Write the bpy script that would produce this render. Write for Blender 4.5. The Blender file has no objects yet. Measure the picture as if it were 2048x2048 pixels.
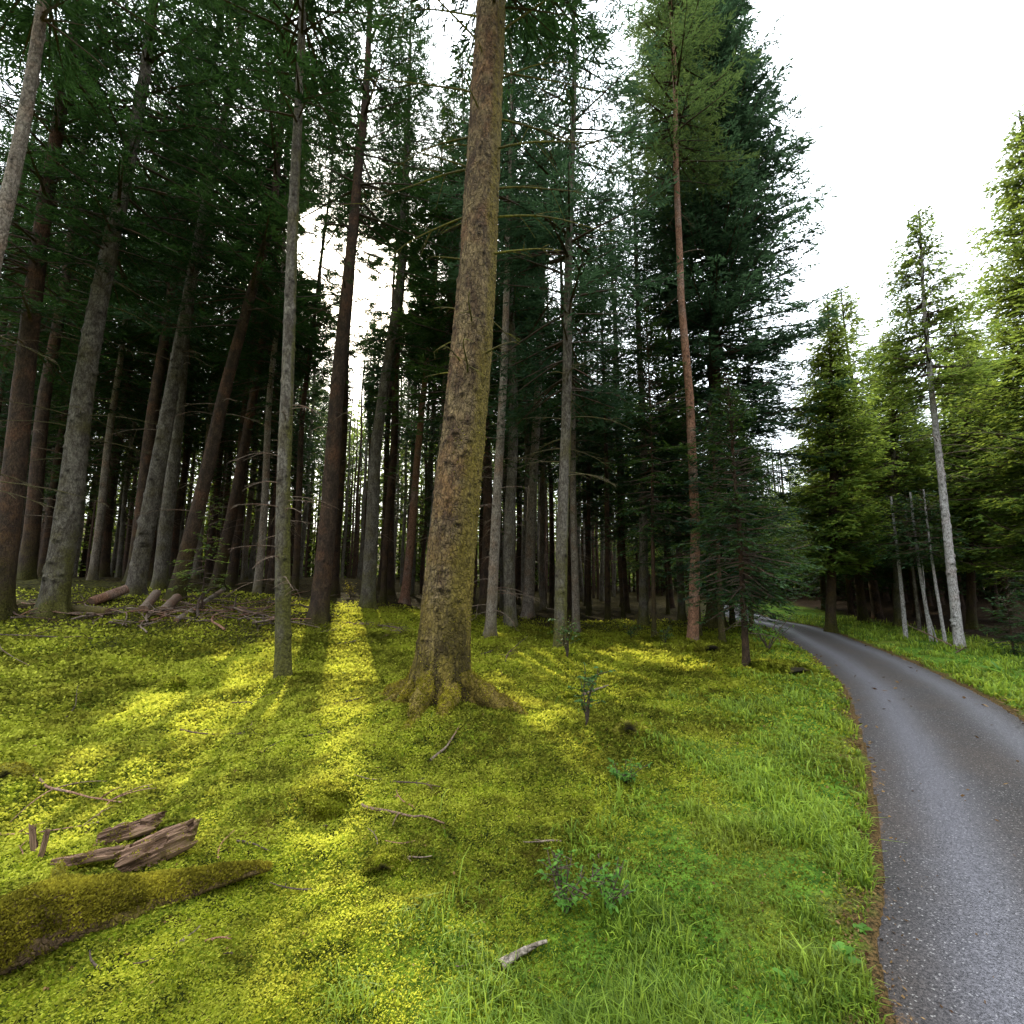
import bpy, math, random
import numpy as np
from mathutils import Vector, Matrix
PI = math.pi
SC = bpy.context.scene
COL = SC.collection
rs = np.random.RandomState(7)

# ------------------------------------------------------------------ camera model (used to survey the place)
F_PX, W_PX, CAM_H, PITCH = 922.0, 2048.0, 1.6, math.radians(7.96)
cp, sp_ = math.cos(PITCH), math.sin(PITCH)

def ray(px, py):
    cx = (px - 1024) / F_PX; cy = -(py - 1024) / F_PX
    return np.array([cx, cp - cy * sp_, sp_ + cy * cp])

def at_depth(px, py, Y):
    r = ray(px, py); t = Y / r[1]
    return np.array([r[0] * t, Y, CAM_H + r[2] * t])

def to_px(P):
    x, y, z = P[..., 0], P[..., 1], P[..., 2] - CAM_H
    f = y * cp + z * sp_; u = -y * sp_ + z * cp
    f = np.where(f < 0.05, 0.05, f)
    return 1024 + F_PX * x / f, 1024 - F_PX * u / f

_s = ray(722, 585); SUN = _s / np.linalg.norm(_s)

# ------------------------------------------------------------------ noise
_perm = np.random.RandomState(3).rand(256 * 256).reshape(256, 256)
def vn(x, y, o=0):
    x = np.asarray(x, float) + o * 17.3; y = np.asarray(y, float) + o * 31.7
    xi = np.floor(x).astype(int); yi = np.floor(y).astype(int)
    fx = x - xi; fy = y - yi
    fx = fx * fx * (3 - 2 * fx); fy = fy * fy * (3 - 2 * fy)
    g = lambda a, b: _perm[a & 255, b & 255]
    return ((g(xi, yi) * (1 - fx) + g(xi + 1, yi) * fx) * (1 - fy) + (g(xi, yi + 1) * (1 - fx) + g(xi + 1, yi + 1) * fx) * fy)
def fbm(x, y, oct=3, o=0):
    a, s, t = 1.0, 0.0, 0.0
    for i in range(oct):
        s = s + a * vn(x * 2 ** i, y * 2 ** i, o + i); t += a; a *= 0.5
    return s / t
def sstep(a, b, x):
    t = np.clip((np.asarray(x, float) - a) / (b - a), 0, 1); return t * t * (3 - 2 * t)

# ------------------------------------------------------------------ path line and ground height
def flat(px, py):
    r = ray(px, py); t = -CAM_H / r[2]; return r[:2] * t
def catmull(P, n):
    P = [np.array(p, float) for p in P]; P = [2 * P[0] - P[1]] + P + [2 * P[-1] - P[-2]]
    out = []
    for i in range(1, len(P) - 2):
        for k in range(n):
            t = k / n; a, b, c, d = P[i - 1:i + 3]
            out.append(0.5 * (2 * b + (c - a) * t + (2 * a - 5 * b + 4 * c - d) * t * t + (3 * b - a - 3 * c + d) * t ** 3))
    out.append(P[-2]); return np.array(out)
_L = [flat(*p) for p in [(1768, 2020), (1754, 1760), (1737, 1560), (1716, 1462), (1690, 1380), (1662, 1346), (1622, 1309), (1574, 1278), (1549, 1262)]]
_L = [_L[0] + np.array([-4.6, -8.5]), _L[0] + np.array([-1.15, -2.4])] + _L
_L += [np.array([8.25, 15.6]), np.array([8.3, 17.4]), np.array([9.0, 20.3]), np.array([10.4, 24]), np.array([12.2, 29])]
PATH_W = 1.62
EDGE = catmull(_L, 10)
_t = np.gradient(EDGE, axis=0); _t /= np.linalg.norm(_t, axis=1)[:, None]
_n = np.stack([_t[:, 1], -_t[:, 0]], 1)
CENT = EDGE + _n * PATH_W / 2
def path_dist(x, y):
    """signed distance from the centre line: negative on the forest side"""
    x = np.asarray(x, float); y = np.asarray(y, float); sh = x.shape
    P = np.stack([x.ravel(), y.ravel()], 1); out = np.empty(len(P))
    A = CENT[:-1]; D = CENT[1:] - A; L2 = (D ** 2).sum(1)
    for i in range(0, len(P), 20000):
        Q = P[i:i + 20000, None, :] - A[None]
        t = np.clip((Q * D[None]).sum(2) / L2[None], 0, 1)
        R = Q - t[..., None] * D[None]; d2 = (R ** 2).sum(2)
        k = d2.argmin(1); ii = np.arange(len(k))
        s = np.sign(D[k, 1] * R[ii, k, 0] - D[k, 0] * R[ii, k, 1])
        out[i:i + 20000] = np.sqrt(d2[ii, k]) * s
    return out.reshape(sh)
MAIN = np.array([at_depth(888, 1400, 5.55)[0], 5.55])
def gbase(x, y):
    x = np.asarray(x, float); y = np.asarray(y, float)
    z = 1.25 * sstep(4.6, 13.5, y) * np.clip((1.5 - x) / 12.5, 0, 1.15)
    z = z + 11 * sstep(58, 125, np.hypot(x, y)) * (y > 0)                  # the hillside closing the view
    z = z + 0.13 * np.exp(-((x - MAIN[0]) ** 2 + (y - MAIN[1]) ** 2) / 0.9)
    return z
def ground_z(x, y, pd=None):
    x = np.asarray(x, float); y = np.asarray(y, float)
    if pd is None: pd = path_dist(x, y)
    z = gbase(x, y)
    m = sstep(1.3, 2.6, -pd) + 0.35 * sstep(2.4, 5, pd)
    z = z + m * (0.30 * (fbm(x / 1.5, y / 1.5, 2, 1) - 0.5) + 0.13 * (fbm(x / 0.5, y / 0.5, 2, 5) - 0.5) + 0.05 * (fbm(x / 0.16, y / 0.16, 2, 9) - 0.5))
    z = z + 0.03 * sstep(PATH_W / 2 + .02, 1.3, np.abs(pd)) + 0.035 * (fbm(x / 0.3, y / 0.3, 2, 3) - 0.5) * sstep(0.8, 1.2, np.abs(pd))
    z = np.where(np.abs(pd) < PATH_W / 2 - 0.03, -0.03, z)
    return z
def gz(x, y): return float(ground_z(np.array([x]), np.array([y]))[0])
def G(px, py):
    r = ray(px, py); t = np.concatenate([np.arange(1.2, 12, 0.05), np.arange(12, 80, .4)])
    P = np.array([0, 0, CAM_H]) + r[None] * t[:, None]; k = np.nonzero(P[:, 2] < gbase(P[:, 0], P[:, 1]) + .35)[0]
    if not len(k): return np.array([r[0] * 60, r[1] * 60, 0])
    k = slice(max(0, k[0] - 1), min(len(t), k[0] + 90)); Q = P[k]; below = np.nonzero(Q[:, 2] < ground_z(Q[:, 0], Q[:, 1]))[0]
    if not len(below): return np.array([r[0] * 60, r[1] * 60, 0])
    p = Q[below[0]]; return np.array([p[0], p[1], gz(p[0], p[1])])

# ------------------------------------------------------------------ light gaps in the canopy
LIT = [  # pixel surveys of the sun patches on the ground: x, y, rx, ry, strength
    (700, 1235, 58, 55, 1), (695, 1330, 72, 55, 1), (692, 1425, 56, 55, 1), (682, 1520, 52, 60, 1), (690, 1615, 58, 65, 1),
    (655, 1710, 75, 70, 1), (740, 1790, 105, 75, 1), (820, 1900, 130, 80, 1), (965, 1985, 190, 95, 1), (850, 2010, 150, 80, 1),
    (515, 1385, 75, 60, 1), (452, 1318, 32, 20, 1), (285, 1420, 190, 38, 1), (400, 1470, 70, 28, 1), (210, 1540, 130, 50, 1),
    (365, 1562, 68, 66, 1), (90, 1622, 140, 56, 1), (110, 1690, 80, 26, .9), (545, 1310, 26, 26, 1), (30, 1148, 50, 10, 1),
    (1050, 1400, 115, 65, .85), (1180, 1370, 130, 45, .8), (1070, 1330, 90, 30, .85), (1260, 1310, 100, 24, .8), (1540, 1340, 70, 20, 1), (1400, 1330, 80, 18, .75),
    (1150, 1500, 120, 50, .6), (1150, 1480, 60, 20, .8), (110, 1800, 150, 45, .7), (1245, 1240, 30, 8, .7), (1000, 1265, 30, 10, .7), (380, 1660, 70, 28, .9), (520, 1850, 60, 30, .5), (1060, 1620, 80, 30, .5), (1000, 1880, 110, 60, .9), (600, 1960, 80, 60, .7), (900, 1760, 60, 40, .6)]
GLOW = [(740, 585, 80, 85, .97), (632, 500, 48, 85, .93), (690, 540, 50, 50, .9), (700, 670, 40, 70, .8), (690, 800, 22, 110, .6), (1115, 575, 36, 60, .8), (880, 560, 16, 60, .7)]
CROWN_LIT = [(1700, 800, 130, 190, .75), (1830, 880, 130, 220, .85), (1960, 850, 120, 300, .7), (1355, 150, 40, 170, .8), (1380, 60, 100, 120, .4)]
def blob_mask(u, v, L, wob=.22):
    m = np.zeros(len(u)); w = wob * (fbm(u / 34, v / 34, 2, 4) - .5) * 2
    dap = vn(u / 19, v / 11, 6) * .65 + vn(u / 8, v / 6, 7) * .35                       # dapples: which part of a soft patch is open
    for (cx, cy, rx, ry, s) in L:
        d = ((u - cx) / rx) ** 2 + ((v - cy) / ry) ** 2
        m = np.maximum(m, (d * (1 + w) < 1) & (dap < .15 + .7 * s + (s >= 1)))
    return m
_gx, _gy = np.meshgrid(np.arange(-16, 12, .06), np.arange(0, 24, .06), indexing='ij')
_gz = ground_z(_gx, _gy) + .03
def gz_fast(x, y):
    i = np.clip(((x + 16) / .06 + .5).astype(int), 0, _gz.shape[0] - 1); j = np.clip((y / .06 + .5).astype(int), 0, _gz.shape[1] - 1); return _gz[i, j]
def cull_keep(C, rng, glow=True):
    """which foliage centres C (world) stay: those outside the light gaps"""
    Gp = C - SUN * (C[:, 2:3] / SUN[2])
    for _ in range(3):
        zg = gz_fast(Gp[:, 0], Gp[:, 1]); Gp = C - SUN * ((C[:, 2] - zg) / SUN[2])[:, None]
    inside = (Gp[:, 1] > 1.0) & (Gp[:, 1] < 22)
    m = np.zeros(len(C))
    if inside.any():
        u, v = to_px(Gp[inside]); m[inside] = blob_mask(u, v, LIT)
    if glow:
        u, v = to_px(C); g = np.zeros(len(C)); wb = 1.3 * (fbm(u / 45, v / 30, 2, 61) - .5) + 1.8 * (fbm(u / 13, v / 9, 2, 62) - .5)
        for (cx, cy, rx, ry, s) in GLOW: g = np.maximum(g, s * sstep(1.35, .5, np.sqrt(((u - cx) / rx) ** 2 + ((v - cy) / ry) ** 2) + wb))
        m = np.maximum(m, g * (C[:, 1] > 1))
    # sun reaching the tall crowns on the right: gap at the depth of that clearing
    for Yc in (12.5,):
        k = (Yc - C[:, 1]) / SUN[1]
        Q = C + SUN * k[:, None]
        ok = (C[:, 1] > Yc + 4)
        if ok.any():
            u, v = to_px(Q[ok]); m[ok] = np.maximum(m[ok], blob_mask(u, v, CROWN_LIT))
    return rng.rand(len(C)) >= m

# ------------------------------------------------------------------ mesh helpers
def mesh_np(name, V, Fc, mats, midx=None, attrs=None, smooth=False):
    V = np.ascontiguousarray(V, np.float32); Fc = np.ascontiguousarray(Fc, np.int32)
    me = bpy.data.meshes.new(name); k = Fc.shape[1]
    me.vertices.add(len(V)); me.vertices.foreach_set('co', V.ravel())
    me.loops.add(Fc.size); me.loops.foreach_set('vertex_index', Fc.ravel())
    me.polygons.add(len(Fc)); me.polygons.foreach_set('loop_start', np.arange(len(Fc), dtype=np.int32) * k)
    for m in mats: me.materials.append(m)
    if midx is not None: me.polygons.foreach_set('material_index', np.ascontiguousarray(midx, np.int32))
    me.polygons.foreach_set('use_smooth', np.full(len(Fc), smooth, bool))
    for n, a in (attrs or {}).items():
        at = me.attributes.new(n, 'FLOAT', 'POINT'); at.data.foreach_set('value', np.ascontiguousarray(a, np.float32))
    me.update(calc_edges=True)
    return me
def obj(name, me, parent=None, loc=None):
    o = bpy.data.objects.new(name, me); COL.objects.link(o)
    if parent: o.parent = parent
    if loc is not None: o.location = loc
    return o
def tag(o, label, cat, group=None):
    o['label'] = label; o['category'] = cat
    if group: o['group'] = group
    return o
def kindtag(o, k, label=None, cat=None):
    o['kind'] = k
    if label: o['label'] = label
    if cat: o['category'] = cat
    return o
def empty(name, loc):
    o = bpy.data.objects.new(name, None); COL.objects.link(o); o.location = loc; o.empty_display_size = .2; return o

def kites(A, B, Wv, mid=.45):
    """kite shaped leaf faces from A to B, half width vectors Wv"""
    n = len(A); M = A + (B - A) * mid
    V = np.stack([A, M - Wv, B, M + Wv], 1).reshape(-1, 3)
    return V, np.arange(n * 4).reshape(n, 4)
def tube(P, R, n=6, cap=True):
    P = np.asarray(P, float); R = np.asarray(R, float); m = len(P)
    T = np.gradient(P, axis=0); T /= np.linalg.norm(T, axis=1)[:, None] + 1e-9
    up = np.array([0, 0, 1.]) if abs(T[:, 2]).mean() < .8 else np.array([1., 0, 0])
    U = np.cross(T, up); U /= np.linalg.norm(U, axis=1)[:, None] + 1e-9
    Wd = np.cross(U, T); a = np.arange(n) / n * 2 * PI
    V = (P[:, None] + R[:, None, None] * (np.cos(a)[None, :, None] * U[:, None] + np.sin(a)[None, :, None] * Wd[:, None])).reshape(-1, 3)
    i = np.arange(m - 1)[:, None] * n; j = np.arange(n)[None]; jn = (j + 1) % n
    Fq = np.stack([i + j, i + n + j, i + n + jn, i + jn], 2).reshape(-1, 4)
    return V, Fq
class Acc:
    def __init__(s): s.V = []; s.F = []; s.M = []; s.T = []; s.n = 0
    def add(s, V, Fq, m=0, t=0.5):
        s.V.append(V); s.F.append(Fq + s.n); s.M.append(np.full(len(Fq), m)); s.T.append(np.broadcast_to(t, (len(V),)).astype(float)); s.n += len(V)
    def mesh(s, name, mats, smooth=False):
        return mesh_np(name, np.concatenate(s.V), np.concatenate(s.F), mats, np.concatenate(s.M), {'tint': np.concatenate(s.T)}, smooth)

# ------------------------------------------------------------------ materials
def new_mat(name):
    m = bpy.data.materials.new(name); m.use_nodes = True; nt = m.node_tree; nt.nodes.clear(); return m, nt
def nd(nt, typ, props=None, **ins):
    n = nt.nodes.new(typ)
    for k, v in (props or {}).items(): setattr(n, k, v)
    for k, v in ins.items():
        key = k.replace('_', ' ') if k.replace('_', ' ') in n.inputs else (int(k[1:]) if k[0] == 'i' and k[1:].isdigit() else k)
        if isinstance(v, bpy.types.NodeSocket): nt.links.new(v, n.inputs[key])
        else: n.inputs[key].default_value = v
    return n
def c4(c): return (c[0], c[1], c[2], 1)
def mixc(nt, f, a, b, blend='MIX'):
    n = nt.nodes.new('ShaderNodeMix'); n.data_type = 'RGBA'; n.blend_type = blend
    for key, v in ((0, f), (6, a), (7, b)):
        if isinstance(v, bpy.types.NodeSocket): nt.links.new(v, n.inputs[key])
        else: n.inputs[key].default_value = c4(v) if key else v
    return n.outputs[2]
def math_(nt, op, a, b=0.0, clamp=False):
    n = nt.nodes.new('ShaderNodeMath'); n.operation = op; n.use_clamp = clamp
    for k, v in ((0, a), (1, b)):
        if isinstance(v, bpy.types.NodeSocket): nt.links.new(v, n.inputs[k])
        else: n.inputs[k].default_value = v
    return n.outputs[0]
def ramp(nt, f, lo, hi):
    n = nt.nodes.new('ShaderNodeMapRange'); n.interpolation_type = 'SMOOTHSTEP'
    nt.links.new(f, n.inputs[0]); n.inputs[1].default_value = lo; n.inputs[2].default_value = hi; return n.outputs[0]
def attr(nt, name): return nd(nt, 'ShaderNodeAttribute', {'attribute_name': name}).outputs['Fac']
def noise(nt, vec, scale, detail=3, rough=.55):
    return nd(nt, 'ShaderNodeTexNoise', None, Vector=vec, Scale=scale, Detail=detail, Roughness=rough).outputs[0]
def out(nt, sh): nd(nt, 'ShaderNodeOutputMaterial', None, Surface=sh)

def leaf_mat(name, dark, light, trans=.35, tcol=None, rough=.55, spec=.25, warm=None, ttone=.6, tb=.25):
    m, nt = new_mat(name); t = attr(nt, 'tint')
    geo = nd(nt, 'ShaderNodeNewGeometry').outputs['Position']
    n = noise(nt, geo, 1.1, 2)
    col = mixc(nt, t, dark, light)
    if warm: col = mixc(nt, math_(nt, 'MULTIPLY', ramp(nt, n, .5, .75), .6), col, warm)
    col = mixc(nt, ramp(nt, noise(nt, geo, 5.0, 2), .35, .75), mixc(nt, .35, col, (0, 0, 0)), col)
    p = nd(nt, 'ShaderNodeBsdfPrincipled', None, Base_Color=col, Roughness=rough)
    p.inputs['Specular IOR Level'].default_value = spec
    tc = mixc(nt, ttone, col, mixc(nt, math_(nt, 'MULTIPLY', math_(nt, 'ADD', t, tb), .95, True), (0, 0, 0), tcol or light))
    tr = nd(nt, 'ShaderNodeBsdfTranslucent', None, Color=tc)
    out(nt, nd(nt, 'ShaderNodeMixShader', None, i0=trans, i1=p.outputs[0], i2=tr.outputs[0]).outputs[0]); return m

def bark_mat(name, c1, c2, c3, moss=(.10, .105, .012), mossamt=1.0, scale=1.0, bump=.6):
    m, nt = new_mat(name); co = nd(nt, 'ShaderNodeTexCoord').outputs['Object']
    mp = nd(nt, 'ShaderNodeMapping', None, Vector=co, Scale=(scale, scale, scale * .45)).outputs[0]
    mh = nd(nt, 'ShaderNodeMapping', None, Vector=co, Scale=(scale, scale, scale * 2.2)).outputs[0]
    n1 = noise(nt, mp, 7, 6, .65); n2 = noise(nt, mp, 34, 5, .7); n3 = noise(nt, co, 2.1, 4); n4 = noise(nt, mh, 9, 5, .7)
    vo = nd(nt, 'ShaderNodeTexVoronoi', {'feature': 'DISTANCE_TO_EDGE'}, Vector=mixc(nt, .12, mp, nd(nt, 'ShaderNodeTexNoise', None, Vector=co, Scale=9.0).outputs[1]), Scale=22.0).outputs[0]
    col = mixc(nt, ramp(nt, n1, .32, .68), c1, c2)
    col = mixc(nt, math_(nt, 'MULTIPLY', ramp(nt, n3, .45, .7), .75), col, c3)
    col = mixc(nt, ramp(nt, n4, .62, .70), col, mixc(nt, .55, col, (.02, .014, .01)))
    col = mixc(nt, math_(nt, 'MULTIPLY', ramp(nt, n2, .58, .42), .55), col, (.03, .02, .013))
    col = mixc(nt, math_(nt, 'MULTIPLY', ramp(nt, vo, .06, .0), .5), col, (.02, .015, .01))
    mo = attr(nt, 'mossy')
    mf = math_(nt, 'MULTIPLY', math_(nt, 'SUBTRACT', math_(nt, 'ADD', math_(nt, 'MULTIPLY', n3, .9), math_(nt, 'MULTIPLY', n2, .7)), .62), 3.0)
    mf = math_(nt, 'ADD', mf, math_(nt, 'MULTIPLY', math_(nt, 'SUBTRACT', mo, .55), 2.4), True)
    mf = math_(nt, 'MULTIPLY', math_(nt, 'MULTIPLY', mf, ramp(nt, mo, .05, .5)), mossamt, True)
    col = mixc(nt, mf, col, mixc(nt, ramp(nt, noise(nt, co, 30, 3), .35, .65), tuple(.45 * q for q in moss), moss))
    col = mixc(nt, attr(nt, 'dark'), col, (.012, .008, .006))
    h = math_(nt, 'ADD', math_(nt, 'ADD', n2, math_(nt, 'MULTIPLY', n4, .8)), math_(nt, 'MULTIPLY', ramp(nt, vo, 0, .12), .7))
    bp = nd(nt, 'ShaderNodeBump', None, Strength=bump, Distance=.03, Height=h)
    p = nd(nt, 'ShaderNodeBsdfPrincipled', None, Base_Color=col, Roughness=.85, Normal=bp.outputs[0])
    p.inputs['Specular IOR Level'].default_value = .2
    out(nt, p.outputs[0]); return m

NEEDLE_DARK = leaf_mat('spruce_needles', (.010, .036, .020), (.048, .115, .036), .34, (.12, .24, .04))
NEEDLE_FIR = leaf_mat('fir_needles', (.014, .048, .022), (.075, .15, .038), .34, (.20, .32, .04))
NEEDLE_LIT = leaf_mat('sunlit_fir_needles', (.018, .070, .030), (.17, .29, .06), .5, (.66, .80, .12), warm=(.22, .24, .04))  # sunlit version of the fir needles, sunshine put into the colour
NEEDLE_BLUE = leaf_mat('blue_spruce_needles', (.020, .055, .040), (.085, .165, .090), .36, (.18, .32, .12))
PINE_NEEDLE = leaf_mat('pine_needles', (.016, .052, .028), (.085, .155, .055), .38, (.24, .34, .08), warm=(.16, .14, .04))
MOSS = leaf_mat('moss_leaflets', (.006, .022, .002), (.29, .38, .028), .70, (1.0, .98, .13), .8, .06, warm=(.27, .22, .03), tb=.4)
MOSS_LOG = leaf_mat('log_moss_leaflets', (.14, .12, .012), (.66, .56, .06), .5, (1.0, .9, .1), .8, .08, warm=(.28, .16, .02))
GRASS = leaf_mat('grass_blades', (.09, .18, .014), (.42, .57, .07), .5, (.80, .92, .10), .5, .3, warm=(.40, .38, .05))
BROAD = leaf_mat('broad_leaves', (.04, .14, .02), (.20, .40, .06), .45, (.5, .8, .1), .6, .2)
TWIGLEAF = leaf_mat('seedling_leaves', (.025, .075, .015), (.11, .22, .05), .35, (.25, .38, .06), .5, .25)
LITTER = leaf_mat('leaf_litter', (.07, .03, .012), (.36, .22, .09), .15, (.4, .22, .06), .8, .1)
BARK_MAIN = bark_mat('main_bark', (.37, .26, .125), (.12, .07, .04), (.36, .175, .08), (.27, .20, .035), .85, 1.0, 1.0)
BARK_GREY = bark_mat('grey_bark', (.30, .26, .21), (.12, .095, .075), (.17, .14, .07), (.14, .13, .025), .9, 1.0, .7)
BARK_LIGHT = bark_mat('pale_bark', (.42, .35, .28), (.26, .20, .15), (.36, .22, .14), (.17, .15, .03), .8, 1.1, .6)
BARK_DARK = bark_mat('dark_bark', (.13, .08, .052), (.05, .033, .024), (.19, .085, .045), (.08, .075, .012), .9, 1.0, .7)
BARK_RED = bark_mat('pine_bark', (.50, .26, .16), (.34, .16, .095), (.42, .30, .24), (.2, .16, .05), .4, 1.2, .6)
BARK_WHITE = bark_mat('silvery_bark', (.62, .58, .56), (.46, .42, .40), (.55, .44, .40), (.3, .3, .12), .35, 1.3, .35)
WOOD = bark_mat('branch_wood', (.16, .115, .085), (.085, .06, .045), (.20, .10, .065), (.16, .14, .02), .6, 2.0, .5)
DEADWOOD = bark_mat('dead_branch_wood', (.36, .27, .20), (.20, .14, .10), (.30, .15, .10), (.22, .19, .03), .6, 2.0, .5)
MOSSWOOD = bark_mat('mossy_branch_wood', (.22, .18, .09), (.12, .10, .05), (.2, .16, .05), (.28, .25, .03), 1.0, 2.0, .5)

def rot_mat():
    m, nt = new_mat('rotten_wood'); co = nd(nt, 'ShaderNodeTexCoord').outputs['Object']
    mp = nd(nt, 'ShaderNodeMapping', None, Vector=co, Scale=(2, 26, 26)).outputs[0]
    n = noise(nt, mp, 2.2, 6, .7); n2 = noise(nt, co, 9, 4)
    col = mixc(nt, ramp(nt, n, .35, .62), (.05, .026, .016), (.33, .20, .13))
    col = mixc(nt, math_(nt, 'MULTIPLY', ramp(nt, n2, .55, .75), .6), col, (.18, .15, .03))
    bp = nd(nt, 'ShaderNodeBump', None, Strength=.9, Distance=.012, Height=n)
    p = nd(nt, 'ShaderNodeBsdfPrincipled', None, Base_Color=col, Roughness=.85, Normal=bp.outputs[0]); p.inputs['Specular IOR Level'].default_value = .2
    out(nt, p.outputs[0]); return m
ROT = rot_mat()

def ground_mat():
    m, nt = new_mat('forest_floor'); co = nd(nt, 'ShaderNodeNewGeometry').outputs['Position']
    n1 = noise(nt, co, 1.0, 4); n2 = noise(nt, co, 11, 5, .65); n3 = noise(nt, co, 55, 4, .7)
    moss = mixc(nt, ramp(nt, n2, .38, .66), (.02, .03, .004), (.25, .32, .02))
    moss = mixc(nt, math_(nt, 'MULTIPLY', ramp(nt, n1, .52, .68), .55), moss, (.14, .17, .012))
    moss = mixc(nt, math_(nt, 'MULTIPLY', ramp(nt, noise(nt, co, 2.7, 4), .56, .68), .55), moss, (.17, .105, .02))
    grass = mixc(nt, ramp(nt, n2, .35, .65), (.05, .12, .012), (.17, .30, .03))
    grass = mixc(nt, math_(nt, 'MULTIPLY', ramp(nt, n1, .5, .62), .5), grass, (.23, .22, .03))
    col = mixc(nt, attr(nt, 'grassy'), moss, grass)
    lit = mixc(nt, ramp(nt, n3, .35, .65), (.05, .03, .015), (.19, .105, .045))
    col = mixc(nt, attr(nt, 'litter'), col, lit)
    duff = mixc(nt, ramp(nt, n2, .35, .65), (.018, .011, .007), (.07, .04, .02))
    col = mixc(nt, attr(nt, 'duff'), col, duff)
    col = mixc(nt, math_(nt, 'MULTIPLY', ramp(nt, n3, .55, .35), .6), col, (.012, .012, .004))
    bp = nd(nt, 'ShaderNodeBump', None, Strength=.9, Distance=.035, Height=math_(nt, 'ADD', n3, math_(nt, 'MULTIPLY', n2, 1.4)))
    p = nd(nt, 'ShaderNodeBsdfPrincipled', None, Base_Color=col, Roughness=.95, Normal=bp.outputs[0]); p.inputs['Specular IOR Level'].default_value = .08
    out(nt, p.outputs[0]); return m

def asphalt_mat():
    m, nt = new_mat('asphalt'); co = nd(nt, 'ShaderNodeNewGeometry').outputs['Position']
    n1 = noise(nt, co, 1.3, 4); n3 = noise(nt, co, 130, 3, .6)
    vo = nd(nt, 'ShaderNodeTexVoronoi', {'feature': 'F1'}, Vector=co, Scale=150.0)
    grain = nd(nt, 'ShaderNodeSeparateColor', None, Color=vo.outputs[1]).outputs[0]
    base = mixc(nt, grain, (.008, .006, .006), (.078, .066, .062))
    base = mixc(nt, ramp(nt, grain, .955, .985), base, (.30, .28, .26))
    tr = attr(nt, 'track')
    base = mixc(nt, math_(nt, 'MULTIPLY', tr, .62), base, mixc(nt, grain, (.08, .076, .088), (.25, .238, .275)))  # wheel tracks, with the lilac sky sheen mixed into their colour
    br = math_(nt, 'MULTIPLY', math_(nt, 'SUBTRACT', 1.0, tr), ramp(nt, n1, .3, .7))
    base = mixc(nt, math_(nt, 'MULTIPLY', br, .6), base, mixc(nt, grain, (.028, .02, .015), (.11, .08, .062)))
    ed = attr(nt, 'edge'); ln = noise(nt, co, 60, 3, .7)
    base = mixc(nt, ramp(nt, math_(nt, 'ADD', ed, math_(nt, 'ADD', math_(nt, 'SUBTRACT', ln, .55), math_(nt, 'MULTIPLY', math_(nt, 'SUBTRACT', noise(nt, co, 5, 4), .55), 1.6))), .62, .82), base, mixc(nt, ramp(nt, n3, .4, .6), (.05, .03, .018), (.17, .10, .05)))
    rg = math_(nt, 'ADD', math_(nt, 'SUBTRACT', .80, math_(nt, 'MULTIPLY', tr, .42)), math_(nt, 'MULTIPLY', grain, .2))
    bp = nd(nt, 'ShaderNodeBump', None, Strength=.8, Distance=.010, Height=math_(nt, 'ADD', grain, n3))
    p = nd(nt, 'ShaderNodeBsdfPrincipled', None, Base_Color=base, Roughness=rg, Normal=bp.outputs[0])
    out(nt, p.outputs[0]); return m

# ------------------------------------------------------------------ ground, path
def build_ground():
    ang = np.concatenate([np.linspace(-PI, -1.15, 70, endpoint=False), np.linspace(-1.15, 1.15, 640, endpoint=False), np.linspace(1.15, PI, 70, endpoint=False)])
    rad = np.concatenate([[0.0], np.exp(np.linspace(math.log(.5), math.log(30), 420)), np.exp(np.linspace(math.log(33), math.log(400), 24))])
    A, R = np.meshgrid(ang, rad); X = R * np.sin(A); Y = R * np.cos(A)
    pd = path_dist(X, Y); Z = ground_z(X, Y, pd)
    V = np.stack([X, Y, Z], 2).reshape(-1, 3); n = len(ang); m = len(rad)
    i = np.arange(m - 1)[:, None] * n; j = np.arange(n)[None]; jn = (j + 1) % n
    Fq = np.stack([i + j, i + n + j, i + n + jn, i + jn], 2).reshape(-1, 4)[n:]
    tri = np.stack([np.zeros(n, int), n + np.arange(n), n + (np.arange(n) + 1) % n], 1)
    x, y, p = X.ravel(), Y.ravel(), pd.ravel()
    gr = grassy(x, y, p); li = sstep(1.0, .80, np.abs(p) + .30 * (fbm(x / .2, y / .2, 2, 8) - .5)) * .95
    du = duffy(x, y, p)
    me = mesh_np('ground', V, Fq, [ground_mat()], None, {'grassy': gr, 'litter': li, 'duff': du}, True)
    o = obj('ground', me); kindtag(o, 'structure')
def grassy(x, y, p):
    n = fbm(x / .9, y / .9, 3, 2) - .5
    left = sstep(2.7, 1.5, -p + 1.8 * n) * (p < 0)
    right = sstep(4.2, 2.6, p + 1.5 * n) * (p >= 0)
    return left + right
def duffy(x, y, p):
    n = fbm(x / 1.3, y / 1.3, 3, 6) - .5
    d = sstep(3.2, 4.2, p + 1.5 * n)                                # bare needle duff under the right-hand trees
    d = np.maximum(d, .9 * sstep(12, 17, y + 5 * n) * (p < 0))           # deep in the forest
    d = np.maximum(d, .75 * sstep(7.8, 9.6, y + 2.5 * n) * sstep(-3.2, -5.5, x + n))
    return d
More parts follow.
